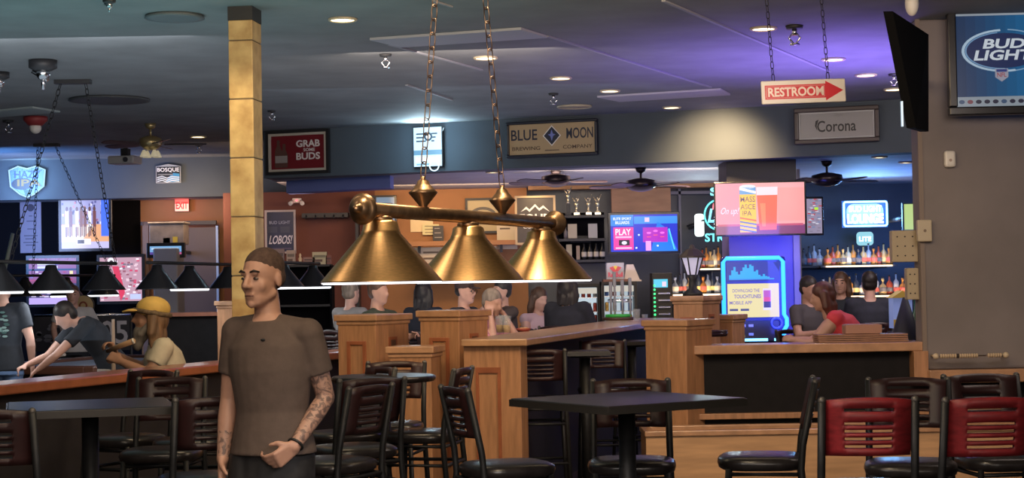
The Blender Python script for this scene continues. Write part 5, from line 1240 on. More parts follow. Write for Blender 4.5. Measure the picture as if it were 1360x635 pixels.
m = MB(); m.quad(-w*.2, -h*.475, w*.2, -h*.445, -.012, (.15, .55, 1)); m.quad(w*.3, -h*.475, w*.38, -h*.445, -.012); m.build('slot_lights', picmat('neonword', 4.0), t)
MB().box((0, .42, 0), (w*.4, .25, .3)).build('wall_mount', darkgrey, t)
area('jukebox_glow', c+Vector((.1, -.25, .15)), c+Vector((0, 1, 0)), .9, 14, (.05, .12, 1))
area('jukebox_glow_side', c+Vector((.42, .0, .2)), c+Vector((.2, 1.4, 0)), .5, 14, (.08, .1, 1), 1.2)
area('jukebox_glow_top', c+Vector((0, -.1, .68)), c+Vector((0, .8, 1.6)), .6, 8, (.2, .15, 1))

# ---------- lantern on oak post
zt = Zp(918, 393, 16.3)
pillar(6, 896, 932, 16.3, zt, .34, R(-35), lab='oak pillar carrying the black lantern', panel=True)
pillar(7, 938, 972, 16.8, Zp(960, 418, 16.8), .3, R(-30), lab='short oak pillar right of the lantern pillar, before the jukebox', panel=False)
t = thing('lantern', 'black post lantern with frosted glass standing on the oak pillar', 'lantern', (X(920, 16.5, 380), 16.5, zt))
MB().lathe([(0, 0), (.10, 0), (.09, .03), (.04, .07), (.035, .15), (.05, .19), (.03, .2), (0, .2)], n=20).build('base', metal_blk, t)
MB().lathe([(.05, .2), (.10, .37), (0, .37), (0, .2)], n=6, smooth=False).build('glass', mat('lantern_glass', (.5, .48, .62), .3, emit=(.8, .75, 1), es=.35), t)
m = MB()
for k in range(6): a = R(60*k); m.rod((.052*math.cos(a), .052*math.sin(a), .2), (.104*math.cos(a), .104*math.sin(a), .37), .007, n=6)
m.build('ribs', metal_blk, t)
MB().lathe([(0, .36), (.13, .36), (.13, .375), (.06, .44), (.03, .45), (.02, .48), (0, .49)], n=12, smooth=False).build('roof', mat('lantern_roof', (.06, .045, .035), .4), t)
MB().ell((.02, 0, .24), .012).build('bulb', glow('bulb', (1, .8, .5), 5), t)
# chairs/pans on ledge near the lantern: dark tray
t = thing('serving_trays', 'stack of dark round serving trays behind the half wall below the jukebox', 'trays', (X(935, 15.2, 448), 15.2, 0))
MB().lathe([(0, 1.10), (.2, 1.10), (.21, 1.13), (.2, 1.13), (.19, 1.115), (0, 1.115)], n=28).lathe([(0, 1.12), (.17, 1.12), (.18, 1.15), (.17, 1.15), (.16, 1.135), (0, 1.135)], (.03, 0, 0), 28).build('trays', mat('tray', (.03, .015, .02), .25), t)
MB().rod((0, 0, 0), (0, 0, 1.1), .04).lathe([(0, 0), (.2, 0), (.2, .03), (0, .03)], n=20).build('stand', darkgrey, t)
# wood box and tray on ledge
c, w, h = rect(1084, 443, 1202, 453, 13.75)
t = thing('tray_stack', 'flat stack of wooden boards lying on the half wall ledge', 'boards', (c.x, 13.74, hz))
m = MB()
for k in range(4): m.box((rnd.uniform(-.01, .01), 0, .009+k*.016), (w, .26, .012))
m.build('boards', mat('board_wood', (.30, .15, .09), .5, noise=.2, nscale=12), t)
c2, w2_, h2 = rect(1121, 432, 1169, 444, 13.75)
tag(MB().box((0, 0, .035), (w2_, .16, .07)).box((0, 0, .072), (w2_*.9, .12, .006)).build('wooden_box', mat('box_wood', (.38, .19, .13), .5), None, loc=(c2.x, 13.76, hz+.066), bevel=.006), 'small closed wooden box on top of the board stack', 'box')

# ================================================================== PEOPLE
skin_mats = {}
def skinm(name, col): return mat('skin_'+name, col, .5, noise=.08, nscale=14)
hairm = mat('hair_dark', (.018, .012, .010), .5, noise=.3, nscale=40, bump=.3)
hairbrown = mat('hair_brown', (.09, .045, .025), .5, noise=.4, nscale=30, stretch=(1, 1, .2), bump=.4)
hairgrey = mat('hair_grey', (.22, .17, .13), .6, noise=.4, nscale=30, stretch=(1, 1, .2), bump=.4)
def head_parts(b, c, Rm, s=1.0):
    def q(x, y, z): return Vector(c)+Rm @ (Vector((x, y, z))*s)
    b.ell(q(0, .012, .035), (.076*s, .096*s, .088*s), Rm, 20, 14)
    b.ell(q(0, -.018, -.02), (.063*s, .075*s, .085*s), Rm, 20, 14)
    b.ell(q(0, -.033, -.070), (.051*s, .054*s, .046*s), Rm)          # jaw
    b.ell(q(0, -.072, -.098), (.02*s, .018*s, .017*s), Rm)           # chin
    b.cap(q(-.05, .0, -.055), .022*s, q(-.02, -.06, -.09), .018*s); b.cap(q(.05, .0, -.055), .022*s, q(.02, -.06, -.09), .018*s)
    b.cap(q(-.034, -.082, .030), .011*s, q(.034, -.082, .030), .011*s)   # brow
    b.cap(q(0, -.09, .022), .009*s, q(0, -.112, -.022), .0125*s); b.ell(q(-.012, -.10, -.026), .0095*s, Rm); b.ell(q(.012, -.10, -.026), .0095*s, Rm)
    b.ell(q(-.038, -.056, -.022), (.024*s, .020*s, .028*s), Rm); b.ell(q(.038, -.056, -.022), (.024*s, .020*s, .028*s), Rm); b.ell(q(0, -.066, -.055), (.032*s, .022*s, .026*s), Rm)
    b.cap(q(-.018, -.086, -.057), .006*s, q(.018, -.086, -.057), .006*s); b.cap(q(-.014, -.085, -.067), .0065*s, q(.014, -.085, -.067), .0065*s)
    for sx in (-1, 1): b.ell(q(sx*.078, .012, -.002), (.009*s, .018*s, .032*s), Rm @ Matrix.Rotation(R(-sx*15), 3, 'Z'), 12, 8)
    return q
def hand_mb(b, w, d, nrm, side, s=1.0, curl=35):
    """w wrist, d hand direction, nrm palm normal, side = thumb side vector"""
    d = d.normalized(); side = (side-d*side.dot(d)).normalized(); nrm = d.cross(side) if d.cross(side).dot(nrm) > 0 else -d.cross(side)
    w = Vector(w); L = .085*s
    for k in range(4):
        off = side*((1.5-k)*.019*s); b.cap(w+off*.55, .017*s, w+d*L+off, .0115*s)
    for k in range(4):
        p = w+d*L+side*((1.5-k)*.020*s); ln = (.042, .047, .044, .034)[k]*s; a = R(curl+k*4); r = .0092*s
        for j in range(3):
            dd = d*math.cos(a)+nrm*math.sin(a); q = p+dd*ln*(1, .7, .55)[j]; b.cap(p, r, q, r*.9, 8); p = q; r *= .9; a += R(curl*.9)
    p = w+d*.02*s+side*.026*s; dd = (d*.65+side*.65+nrm*.35).normalized(); q = p+dd*.04*s; b.cap(p, .014*s, q, .011*s, 8); r_ = q+(d*.8+side*.15+nrm*.5).normalized()*.032*s; b.cap(q, .011*s, r_, .0085*s, 8)
def person(label, loc, rz, J, skin, shirt=None, pants=None, hair=None, hairc=None, sleeve='short', vox=.012, hr=(0, 0, 0), s=1.0, extra=None, girth=1.0, seated=False, shoe=True, handcurl=35, eyes=False, hem=.0):
    """J: joints in local coords, facing -Y. x>0 is the viewer's right when rz=0"""
    t = thing('person', label, 'person', loc, rz)
    V = {k: Vector(v) for k, v in J.items()}
    side = (V['shR']-V['shL']).normalized()
    pel, chest, neck, head = V['pelvis'], V['chest'], V['neck'], V['head']
    waist = pel.lerp(chest, .45)
    Rm = Euler((R(hr[0]), R(hr[1]), R(hr[2])), 'XYZ').to_matrix()
    b = MB(); g = girth
    def torso(m, e, low=-.10, hi=True):
        ax = (waist-pel).normalized(); n2 = neck-chest
        rings = [(pel+ax*low, (.150*g+e*2.8), .110*g+e*2.8), (pel, .155*g+e*2, .112*g+e*2), (waist, .142*g+e, .105*g+e), (chest, .168*g+e, .122*g+e), (chest+n2*.42, .172*g+e, .11*g+e), (chest+n2*.70, .135*g+e, .085+e), (chest+n2*.88, .085*g+e, .07+e)]
        if hi: rings.append((neck-n2*.02, .062+e*.5, .06+e*.5))
        m.loft(rings, 24, side)
        for q in ('shL', 'shR'): m.ell(V[q], .054*g+e); m.cap(V[q], .050*g+e, chest+n2*.74+side*(.05 if q == 'shR' else -.05), .05+e)
    torso(b, 0)
    b.cap(neck-Vector((0, 0, .03)), .058*g, head+Rm @ Vector((0, .025, -.06)), .052)
    head_parts(b, head, Rm, s)
    for q in 'LR':
        sh, el, wr = V['sh'+q], V['el'+q], V['wr'+q]
        b.cap(sh, .052*g, sh.lerp(el, .4), .05*g); b.cap(sh.lerp(el, .4), .05*g, el, .038*g); b.cap(el, .038*g, el.lerp(wr, .3), .040*g); b.cap(el.lerp(wr, .3), .040*g, wr, .026)
        d = V['hd'+q]-wr if 'hd'+q in V else wr-el
        hand_mb(b, wr, d, V.get('pn'+q, Vector((0, 0, -1))), V.get('ts'+q, Vector((0, -1, 0))), s, handcurl)
        hp, kn, an = V['hip'+q], V['kn'+q], V['an'+q]
        b.cap(hp, .08*g, kn, .052); b.cap(kn, .052, kn.lerp(an, .3), .054); b.cap(kn.lerp(an, .3), .054, an, .034)
        ft = V.get('toe'+q, an+Vector((0, -.16, -.06))); b.cap(an+Vector((0, .03, -.03)), .035, ft, .026)
    body = b.build('body', skin, t, remesh=vox)
    if shirt:
        m = MB(); torso(m, .014, -.10-hem, hi=False)
        for q in 'LR':
            sh, el, wr = V['sh'+q], V['el'+q], V['wr'+q]
            if sleeve == 'short': e_ = sh.lerp(el, .62); m.cap(sh, .066*g, sh.lerp(e_, .6), .064*g); m.rod(sh.lerp(e_, .5), e_, .064*g, .062*g)
            elif sleeve == 'long': m.cap(sh, .066*g, el, .052*g); m.cap(el, .052*g, wr, .036)
        m.build('shirt', shirt, t, remesh=max(vox, .008), smooth_it=3)
    if pants:
        m = MB(); m.loft([(pel+Vector((0, 0, .04)), .152*g, .112*g), (pel+Vector((0, 0, -.03)), .166*g, .124*g), (pel+Vector((0, 0, -.14)), .182*g, .142*g)], 20, side)
        for q in 'LR':
            hp, kn, an = V['hip'+q], V['kn'+q], V['an'+q]; m.cap(hp-Vector((0, 0, .03)), .094*g, kn, .072); m.cap(kn, .072, an+Vector((0, 0, .02)), .058)
        m.build('trousers', pants, t, remesh=max(vox, .01), smooth_it=3)
    if shoe:
        m = MB()
        for q in 'LR':
            an = V['an'+q]; ft = V.get('toe'+q, an+Vector((0, -.16, -.06))); m.cap(an+Vector((0, .035, -.035)), .043, ft, .036)
        m.build('shoes', darkgrey, t, remesh=.012)
    def q(x, y, z): return head+Rm @ (Vector((x, y, z))*s)
    if hair:
        m = MB()
        if hair == 'buzz': m.ell(q(0, .020, .052), (.0765*s, .096*s, .082*s), Rm, 24, 16); m.ell(q(0, .045, .01), (.0755*s, .068*s, .06*s), Rm)
        elif hair == 'short': m.ell(q(0, .024, .054), (.083*s, .10*s, .09*s), Rm, 24, 16); m.ell(q(0, .04, .0), (.08*s, .075*s, .07*s), Rm)
        elif hair == 'long' or hair == 'bun':
            m.ell(q(0, .022, .052), (.088*s, .102*s, .092*s), Rm, 24, 16); m.ell(q(0, .055, .0), (.088*s, .07*s, .09*s), Rm)
            if hair == 'long':
                for k in range(11):
                    a = (k-5)/5; x0 = .078*a; wv = .018*math.sin(k*2.4); p0 = q(x0, .055-.03*abs(a), .03); p1 = q(x0*1.25, .08-.05*abs(a)+wv, -.09); p2 = p1+Vector((wv, .015, -.10-.04*math.sin(k*1.7))); m.cap(p0, .036, p1, .034); m.cap(p1, .034, p2, .016)
                for sx in (-1, 1): m.cap(q(sx*.078, .0, .03), .026, q(sx*.088, .01, -.1), .026); m.cap(q(sx*.088, .01, -.1), .026, q(sx*.09, .03, -.2), .014)
        m.build('hair', hairc or hairm, t, remesh=.009 if vox > .008 else .006, smooth_it=2)
    if eyes:
        m = MB()
        for sx in (-1, 1): m.ell(q(sx*.031, -.0785, .008), (.0125*s, .010*s, .0065*s), Rm, 14, 10)
        m.build('eyes', mat('eye_white', (.20, .15, .13), .3), t)
        m = MB()
        for sx in (-1, 1): m.ell(q(sx*.031, -.088, .008), (.006*s, .004*s, .006*s), Rm, 12, 8)
        m.build('irises', mat('iris', (.02, .012, .01), .2), t)
        m = MB()
        for sx in (-1, 1): m.tube([q(sx*.014, -.0935, .034), q(sx*.032, -.094, .040), q(sx*.052, -.080, .034)], [.004, .0055, .003], 8)
        m.build('eyebrows', hairm, t)
        m = MB(); m.tube([q(-.022, -.0875, -.0625), q(0, -.0925, -.0615), q(.022, -.0875, -.0625)], [.002, .003, .002], 8)
        m.build('mouth', mat('lip', (.16, .06, .05), .5), t)
    if extra: extra(t, V, q, Rm)
    return t
def stand(dx=0, lean=0, **k):
    J = dict(pelvis=(0, 0, .95), chest=(0, 0, 1.27), neck=(0, .01, 1.49), head=(0, -.015, 1.645), shL=(-.185, 0, 1.43), shR=(.185, 0, 1.43), elL=(-.25, .03, 1.15), elR=(.25, .03, 1.15), wrL=(-.27, -.04, .90), wrR=(.27, -.04, .90),
             hipL=(-.09, 0, .92), hipR=(.09, 0, .92), knL=(-.10, -.02, .5), knR=(.10, -.02, .5), anL=(-.11, .02, .09), anR=(.11, .02, .09), tsL=(0, -1, 0), tsR=(0, -1, 0), pnL=(1, 0, 0), pnR=(-1, 0, 0))
    J.update(k); return J
def sit(sz=.76, **k):
    z = sz+.10
    J = dict(pelvis=(0, 0, z), chest=(0, -.03, z+.32), neck=(0, -.03, z+.53), head=(0, -.055, z+.68), shL=(-.185, -.03, z+.47), shR=(.185, -.03, z+.47), elL=(-.25, -.12, z+.22), elR=(.25, -.12, z+.22), wrL=(-.16, -.34, z+.26), wrR=(.16, -.34, z+.26),
             hipL=(-.09, -.02, z-.01), hipR=(.09, -.02, z-.01), knL=(-.13, -.42, z), knR=(.13, -.42, z), anL=(-.13, -.38, z-.42), anR=(.13, -.38, z-.42), tsL=(.6, 0, .8), tsR=(-.6, 0, .8), pnL=(0, 0, -1), pnR=(0, 0, -1))
    J.update(k); return J

# --- 1. the walking man
tan = skinm('tan', (.50, .275, .195)); tan2 = skinm('pink', (.58, .33, .25)); brn = skinm('brown', (.36, .19, .12))
tee = mat('taupe_tee', (.105, .073, .060), .85, noise=.12, nscale=22, bump=.2)
def man_extra(t, V, q, Rm):
    # tattoo pattern on his left arm (viewer's right): slot 1 on the body faces of that arm
    me = [c for c in t.children if c.name.startswith('body')][0].data
    tm = bpy.data.materials.new('tattooed_skin'); tm.use_nodes = True; nt = tm.node_tree; b = nt.nodes['Principled BSDF']; b.inputs['Roughness'].default_value = .5
    tc = nt.nodes.new('ShaderNodeTexCoord'); n = nt.nodes.new('ShaderNodeTexNoise'); n.inputs['Scale'].default_value = 32; n.inputs['Detail'].default_value = 5; n.inputs['Distortion'].default_value = 1.5
    cr = nt.nodes.new('ShaderNodeValToRGB'); cr.color_ramp.elements[0].position = .42; cr.color_ramp.elements[0].color = (.16, .10, .085, 1); cr.color_ramp.elements[1].position = .56; cr.color_ramp.elements[1].color = (.46, .27, .20, 1)
    nt.links.new(tc.outputs['Object'], n.inputs['Vector']); nt.links.new(n.outputs['Fac'], cr.inputs[0]); nt.links.new(cr.outputs[0], b.inputs['Base Color'])
    me.materials.append(tm); wr, el, sh = V['wrR'], V['elR'], V['shR']
    wl = V['wrL']; ell_ = V['elL']
    for p in me.polygons:
        c = p.center
        for a, bb in ((sh, el), (el, wr)):
            ab = bb-a; tt = max(0, min(1, (c-a).dot(ab)/ab.length_squared))
            if (c-(a+ab*tt)).length < .068 and (c-wr).dot((wr-el).normalized()) < -.01: p.material_index = 1
        ab = wl-ell_; tt = (c-ell_).dot(ab)/ab.length_squared
        if .55 < tt < .95 and (c-(ell_+ab*tt)).length < .05: p.material_index = 1
    d = (wr-el).normalized(); rot = d.to_track_quat('Z', 'Y').to_matrix()
    MB().torus(wr-d*.015, .031, .006, rot, 24, 8).build('bracelet', mat('bracelet', (.02, .02, .02), .4), t)
    n2 = V['neck']
    cr_ = n2+Vector((0, -.0, -.045))
    MB().torus(cr_+Vector((0, -.006, 0)), .076, .008, Matrix.Rotation(R(24), 3, 'X'), 32, 8, 1.0, .92).build('collar', mat('collar', (.05, .038, .033), .85), t)
    m = MB(); m.ell(V['chest']+Vector((.0, -.117, .13)), (.010, .004, .006)).build('sunglasses_hook', metal_blk, t)
MD = 7.3
mx = X(358, MD, 450)
J = stand(pelvis=(.01, 0, .92), chest=(.005, .0, 1.235), neck=(-.005, .0, 1.47), head=(-.022, -.025, 1.615), shL=(-.150, .03, 1.395), shR=(.170, -.02, 1.385), elL=(-.195, .05, 1.11), elR=(.232, .03, 1.115), wrL=(-.205, -.02, .86), wrR=(.14, -.15, .925),
          hdL=(-.20, -.05, .77), hdR=(.06, -.205, .86), tsR=(-.2, -.35, .8), pnR=(-.3, .9, 0), tsL=(.1, -1, 0), pnL=(1, 0, 0), hipL=(-.085, 0, .90), hipR=(.095, 0, .90), knL=(-.11, -.10, .5), knR=(.10, .04, .5), anL=(-.12, -.05, .09), anR=(.12, .22, .10))
man = person('man with buzzed hair in a taupe t-shirt walking past, one arm fully tattooed', (mx, MD, 0), R(-8), J, tan, tee, mat('black_trousers', (.015, .014, .016), .7, noise=.3, nscale=20), 'buzz', mat('buzz_hair', (.085, .05, .038), .95, noise=.3, nscale=60), 'short', .0058, (2, 0, -22), 1.02, man_extra, 1.0, eyes=True, handcurl=45, hem=-.065)

# --- cap man at the rail
capm = mat('cap_yellow', (.62, .40, .10), .7, noise=.15, nscale=10)
def cap_extra(t, V, q, Rm):
    m = MB(); m.ell(q(0, .018, .066), (.104, .120, .088), Rm, 24, 14); m.build('cap', capm, t)
    m = MB(); pts = []
    m.loft([(q(0, -.08, .052), .085, .014), (q(0, -.14, .046), .075, .011), (q(0, -.178, .036), .05, .006)], 18, Rm @ Vector((1, 0, 0))); m.build('cap_brim', capm, t)
    m = MB(); m.torus(q(0, .012, .040), .114, .017, Rm @ Matrix.Rotation(R(-6), 3, 'X'), 28, 8, .95, 1.1); m.build('headband', mat('camo', (.12, .08, .045), .8, noise=.6, nscale=30), t)
    m = MB()
    m.ell(q(0, -.052, -.10), (.062, .058, .07), Rm); m.ell(q(0, -.068, -.155), (.045, .042, .065), Rm); m.cap(q(-.06, -.01, -.04), .022, q(-.045, -.05, -.1), .03); m.cap(q(.06, -.01, -.04), .022, q(.045, -.05, -.1), .03)
    m.build('beard', mat('grey_beard', (.16, .14, .12), .9, noise=.3, nscale=40, stretch=(1, 1, .2)), t, remesh=.01)
khaki = mat('khaki_tee', (.50, .44, .33), .85, noise=.1, nscale=14)
d_ = 12.2
J = sit(.66, wrL=(-.10, -.36, 1.135), elL=(-.25, -.17, 1.02), hdL=(-.08, -.40, 1.23), wrR=(.10, -.33, 1.10), elR=(.25, -.13, 1.0), neck=(0, -.06, 1.24), head=(0, -.12, 1.385), chest=(0, -.02, 1.05), shL=(-.19, -.03, 1.185), shR=(.19, -.03, 1.185))
person('bearded man in a yellow cap and khaki t-shirt seated behind the rail holding a cue', (X(222, d_), d_, 0), R(-78), J, brn, khaki, mat('jeans', (.08, .1, .18), .8), 'long', mat('hair_sandy', (.17, .095, .05), .6, noise=.5, nscale=30, stretch=(1, 1, .2), bump=.4), 'short', .012, (-4, 0, 0), 1.08, cap_extra, 1.1, handcurl=60)
ss = make_stool('dark stool under the bearded man behind the rail', darkwood, (X(222, d_), d_, 0), R(102), .64)
a = P(150, 467, 12.3); b = P(215, 463, 11.8)
t = thing('pool_cue', 'short pale pool cue end held level by the bearded man', 'pool cue', P(176, 464, 12.1))
b1_, b2_ = P(150, 465, 12.15)-P(176, 464, 12.1), P(178, 452.5, 12.05)-P(176, 464, 12.1)
MB().rod(P(143, 466, 12.2)-Vector(t.location), P(177, 453, 12.0)-Vector(t.location), .018, .020).build('shaft', mat('cue_wood', (.45, .27, .15), .4), t)
MB().rod(P(176, 453.3, 12.0)-Vector(t.location), P(178, 452.6, 12.0)-Vector(t.location), .021).build('tip', white_p, t)
t = thing('pool_cue', 'upright pale pool cue standing between the players and the number banner', 'pool cue', P(151, 500, 13.2))
MB().rod((0, 0, -.4), (0, 0, P(151, 424, 13.2).z-P(151, 500, 13.2).z), .022, .012).build('shaft', mat('cue_wood2', (.40, .30, .24), .4), t)
MB().rod((0, 0, -.85), (0, 0, -.4), .024).build('butt', darkgrey, t)

blk = mat('black_shirt', (.018, .022, .03), .85, noise=.2, nscale=12)
navy_m = mat('navy_shirt', (.02, .022, .035), .85, noise=.2, nscale=12)
# left man, back to us
def print_extra(t, V, q, Rm):
    m = MB(); m.col = (1, 1, 1); pts = []
    c = V['chest']
    for i in range(26): m.disc(rnd.uniform(-.11, .09), c.z+.02+rnd.uniform(-.12, .12), .028, .012, 0, S(rnd.choice([(90, 120, 115), (130, 155, 150), (60, 90, 85)])), 6)
    for v in m.v: v.y = c.y+.150-.6*v.x*v.x
    for f in range(len(m.f)): m.f[f] = tuple(reversed(m.f[f]))
    m.build('shirt_print', picmat('poster', 0), t)
D0 = 16.5
person('man in a black t-shirt with grey-green back print, back to camera at the left edge', (X(4, D0), D0, 0), R(172), stand(elR=(.27, .0, 1.14), elL=(-.27, .0, 1.14), wrL=(-.25, -.08, .88)), tan2, blk, mat('jeans2', (.10, .17, .32), .8), 'short', hairm, 'short', .014, extra=print_extra, girth=1.1)
# woman leaning over the table to the left
D1 = 16.6
J = dict(pelvis=(0, .16, .93), chest=(0, -.0, 1.18), neck=(0, -.15, 1.33), head=(0, -.27, 1.37), shL=(-.17, -.11, 1.29), shR=(.17, -.11, 1.29), elL=(-.2, -.38, 1.0), elR=(.22, -.42, 1.02), wrL=(-.1, -.60, .93), wrR=(.12, -.55, .90),
         hipL=(-.09, .22, .90), hipR=(.09, .22, .90), knL=(-.1, .2, .5), knR=(.1, .25, .5), anL=(-.1, .25, .09), anR=(.1, .3, .09), tsL=(1, 0, 0), tsR=(-1, 0, 0), pnL=(0, 0, -1), pnR=(0, 0, -1))
person('dark-haired player in black bending over the pool table to take a shot', (X(125, 15.9), 15.9, 0), R(-60), J, tan2, blk, mat('khaki_trousers', (.30, .25, .2), .8), 'bun', hairm, 'short', .014, (35, 0, 0), .95)
# bald man behind
D2 = 21.4
person('short-haired man in a white t-shirt and dark vest standing behind the pool table', (X(98, D2), D2, 0), R(10), stand(head=(-.01, -.03, 1.55), neck=(0, 0, 1.40), chest=(0, 0, 1.2), shL=(-.18, 0, 1.34), shR=(.18, 0, 1.34), elR=(.30, -.02, 1.12), wrR=(.34, -.12, .88), wrL=(-.2, -.2, .95)), tan2, mat('white_tee', (.55, .52, .50), .85), blk, 'buzz', hairbrown, 'short', .014, eyes=True)
t = thing('pool_cue', 'long thin pool cue over the pool table held by the bending player', 'pool cue', P(70, 475, 16.6))
MB().rod(P(48, 481, 17.0)-Vector(t.location), P(86, 471, 16.3)-Vector(t.location), .008, .014).build('shaft', mat('cue_wood3', (.5, .42, .34), .4), t)

# --- people at the counter
pinkp = mat('pink_plaid', (.50, .20, .24), .8, noise=.5, nscale=26)
D3 = 17.2
def seat_for(px, D, lab, rz=0, sz=.70): 
    q = P(px, 420, D); return dup(ss, (q.x, q.y, 0), rz, lab)
def green_sit(): return sit(.72)
def hz_(top_px, py, D): return Zp(top_px, py, D)
def place(px, D, head_py): # seat height so the head centre lands at head_py
    return hz_(px, head_py, D)-.68-.10
def seated(label, px, D, head_py, rz, skin, shirt, hair, hairc, hr=(0, 0, 0), sleeve='short', J=None, extra=None, girth=1.0, s=1.0, eyes=False, vox=.015):
    sz = place(px, D, head_py); st_ = dup(ss, (X(px, D), D, 0), rz+math.pi, 'dark stool under the '+' '.join(label.split()[:11])); st_.scale = (1, 1, max(.5, (sz-.01)/.64)); JJ = sit(sz, **(J(sz+.10) if J else {}))
    return person(label, (X(px, D), D, 0), rz, JJ, skin, shirt, mat('dark_jeans', (.03, .035, .06), .8), hair, hairc, sleeve, vox, hr, s, extra, girth, eyes=eyes)
olive = mat('olive_shirt', (.045, .06, .04), .85, noise=.2, nscale=10)
seated('heavyset man in a dark green shirt seated behind the squat oak pillar', 497, 16.8, 389, R(60), tan, olive, 'short', hairbrown, J=lambda z: dict(shL=(-.2, -.06, z+.43), shR=(.2, -.06, z+.43)), girth=1.25)
seated('person in a grey top seated at the far left of the booth row', 462, 18.6, 390, R(140), tan2, mat('grey_top', (.25, .23, .22), .8), 'short', hairgrey)
def cap2_extra(t, V, q, Rm):
    m = MB(); m.ell(q(0, .015, .066), (.084, .10, .075), Rm, 20, 12); m.loft([(q(0, -.07, .045), .065, .01), (q(0, -.15, .035), .045, .006)], 14, Rm @ Vector((1, 0, 0))); m.build('cap', mat('dark_cap', (.05, .03, .03), .8), t)
    m = MB()
    for sx in (-1, 1): m.torus(q(sx*.031, -.10, .006), .02, .003, Rm @ Matrix.Rotation(R(90), 3, 'X'), 14, 6)
    m.build('glasses', metal_blk, t)
seated('man in a dark cap and glasses seated behind the tall centre pillar, facing right', 612, 17.0, 388, R(62), tan2, navy_m, 'buzz', hairm, J=None, extra=cap2_extra, eyes=True)
seated('grey-haired man in a pink checked shirt bowed over the counter, hands at his head', 636, 16.2, 398, R(50), tan, pinkp, 'short', hairgrey, (15, 0, 0), J=lambda z: dict(elL=(-.2, -.36, z+.22), elR=(.2, -.36, z+.22), wrL=(-.09, -.22, z+.55), wrR=(.09, -.22, z+.55), hdL=(-.06, -.14, z+.66), hdR=(.06, -.14, z+.66), chest=(0, -.08, z+.3), neck=(0, -.13, z+.5), head=(0, -.17, z+.64), shL=(-.19, -.12, z+.45), shR=(.19, -.12, z+.45)))
seated('person with forearms raised behind the man in pink', 672, 18.2, 388, R(-60), tan, mat('dark_brown_top', (.06, .04, .035), .8), 'short', hairm, J=lambda z: dict(elL=(-.22, -.3, z+.36), elR=(.22, -.3, z+.36), wrL=(-.1, -.12, z+.6), wrR=(.1, -.15, z+.6), hdL=(-.04, -.04, z+.66), hdR=(.04, -.08, z+.66)))
seated('woman with curly brown hair in a pale pink top leaning on the counter', 712, 19.0, 398, R(40), tan2, mat('pale_pink', (.55, .38, .42), .8), 'long', hairbrown, (12, 0, 0), 'none')
seated('person with long black hair in a black shirt, back to camera at the counter', 752, 17.5, 383, R(150), tan2, navy_m, 'long', hairm, (0, 0, 0), 'long', girth=1.25)
seated('person in dark clothes behind the tall centre pillar, left of the capped man', 560, 18.8, 390, R(150), tan2, navy_m, 'long', hairm, sleeve='long')
# right side group
redm = mat('red_top', (.62, .045, .06), .7, noise=.1, nscale=10)
hred = mat('hair_auburn', (.10, .035, .02), .5, noise=.4, nscale=30, stretch=(1, 1, .2), bump=.4)
seated('woman with auburn hair in a red sleeveless top leaning over a table, side on', 1136, 15.4, 384, R(-100), tan, redm, 'long', hred, (12, 0, 0), 'none', J=lambda z: dict(chest=(0, -.10, z+.29), neck=(0, -.22, z+.48), head=(0, -.29, z+.61), shL=(-.18, -.18, z+.42), shR=(.18, -.18, z+.42), elL=(-.24, -.38, z+.2), elR=(.24, -.38, z+.2), wrL=(-.12, -.56, z+.24), wrR=(.12, -.56, z+.24)), girth=1.25)
seated('dark-haired man seated left of the woman in red, beside the blue-lit pillar', 1070, 17.6, 385, R(38), tan, mat('dark_plaid', (.07, .06, .065), .8), 'short', hairm, (10, 0, 0), eyes=True)
seated('smiling woman with long brown hair facing the camera at the far table', 1118, 19.4, 377, R(-20), tan, blk, 'long', hairbrown, sleeve='short', eyes=True)
seated('man in a black t-shirt seen from behind at the far right table', 1156, 17.8, 378, R(178), tan2, navy_m, 'short', hairm, girth=1.15)
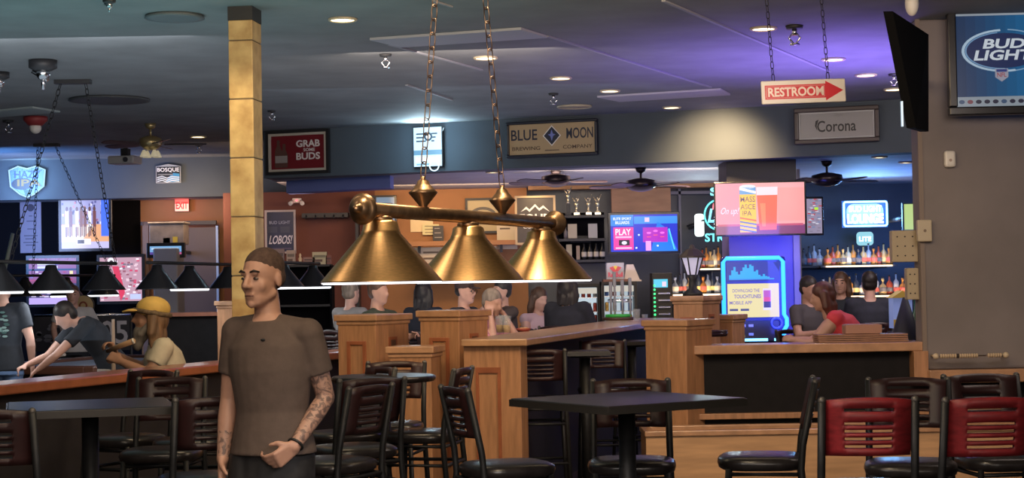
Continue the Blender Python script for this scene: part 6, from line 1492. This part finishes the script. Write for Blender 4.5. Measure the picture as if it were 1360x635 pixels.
# tables for them
def plain_table(px, D, z, label, w=1.0):
    t = thing('dining_table', label, 'table', (X(px, D), D, 0)); MB().box((0, 0, z-.02), (w, .7, .04)).build('tabletop', mat('tt', (.12, .06, .04), .3), t, bevel=.01)
    MB().rod((0, 0, .03), (0, 0, z-.04), .04).build('pedestal', metal_blk, t); MB().lathe([(0, 0), (.28, 0), (.26, .03), (0, .04)], n=24).build('base', metal_blk, t)
plain_table(1090, 19.3, .95, 'dark table between the woman in red and the man beside the pillar', .7)
plain_table(600, 20.0, 1.05, 'table in the booth row behind the tall centre pillar', 1.2)
# chairs: green-ish bottle stand at right (cardboard display w/ light)
c, w, h = rect(1182, 383, 1210, 440, 16.5)
t = thing('drink_display', 'small yellow and blue counter display near the right wall corner', 'display', (c.x, 16.5, 0))
MB().box((0, 0, (c.z-h/2)/2), (w, .3, c.z-h/2)).build('stand', darkgrey, t)
MB().box((0, 0, c.z-.03), (w*.9, .2, h-.12)).build('body', mat('disp_blue', (.25, .35, .65), .4, emit=(.3, .4, .9), es=.25), t); MB().prism([(-w*.55, 0), (w*.55, 0), (0, .07)], -.12, .12).build('roof', mat('disp_yellow', (.55, .4, .08), .5), t, loc=(0, 0, c.z+h/2-.09))
MB().box((0, -.105, c.z-h*.32), (w*.9, .01, h*.2)).build('yellow_panel', mat('disp_yellow', (.55, .4, .08), .5), t)
t = thing('folded_parasol', 'dark folded cone-shaped cover standing by the right wall corner', 'cover', (X(1202, 15.2), 15.2, 0))
zt_ = Zp(1202, 395, 15.2)
MB().lathe([(0, .0), (.16, 0), (.16, .9), (.13, 1.05), (.02, zt_), (0, zt_)], n=20).build('cover', mat('dark_navy', (.012, .014, .022), .6), t)
tag(MB().lathe([(0, 0), (.09, 0), (.1, .08), (.05, 1.1), (.04, 1.25), (.018, 1.3), (.018, 1.4), (0, 1.4)], n=16).build('green_bottle', mat('green_glass', (.01, .09, .04), .2), None, loc=(X(1216, 15.6), 15.6, 0)), 'tall green bottle-shaped display at the right wall corner', 'display')
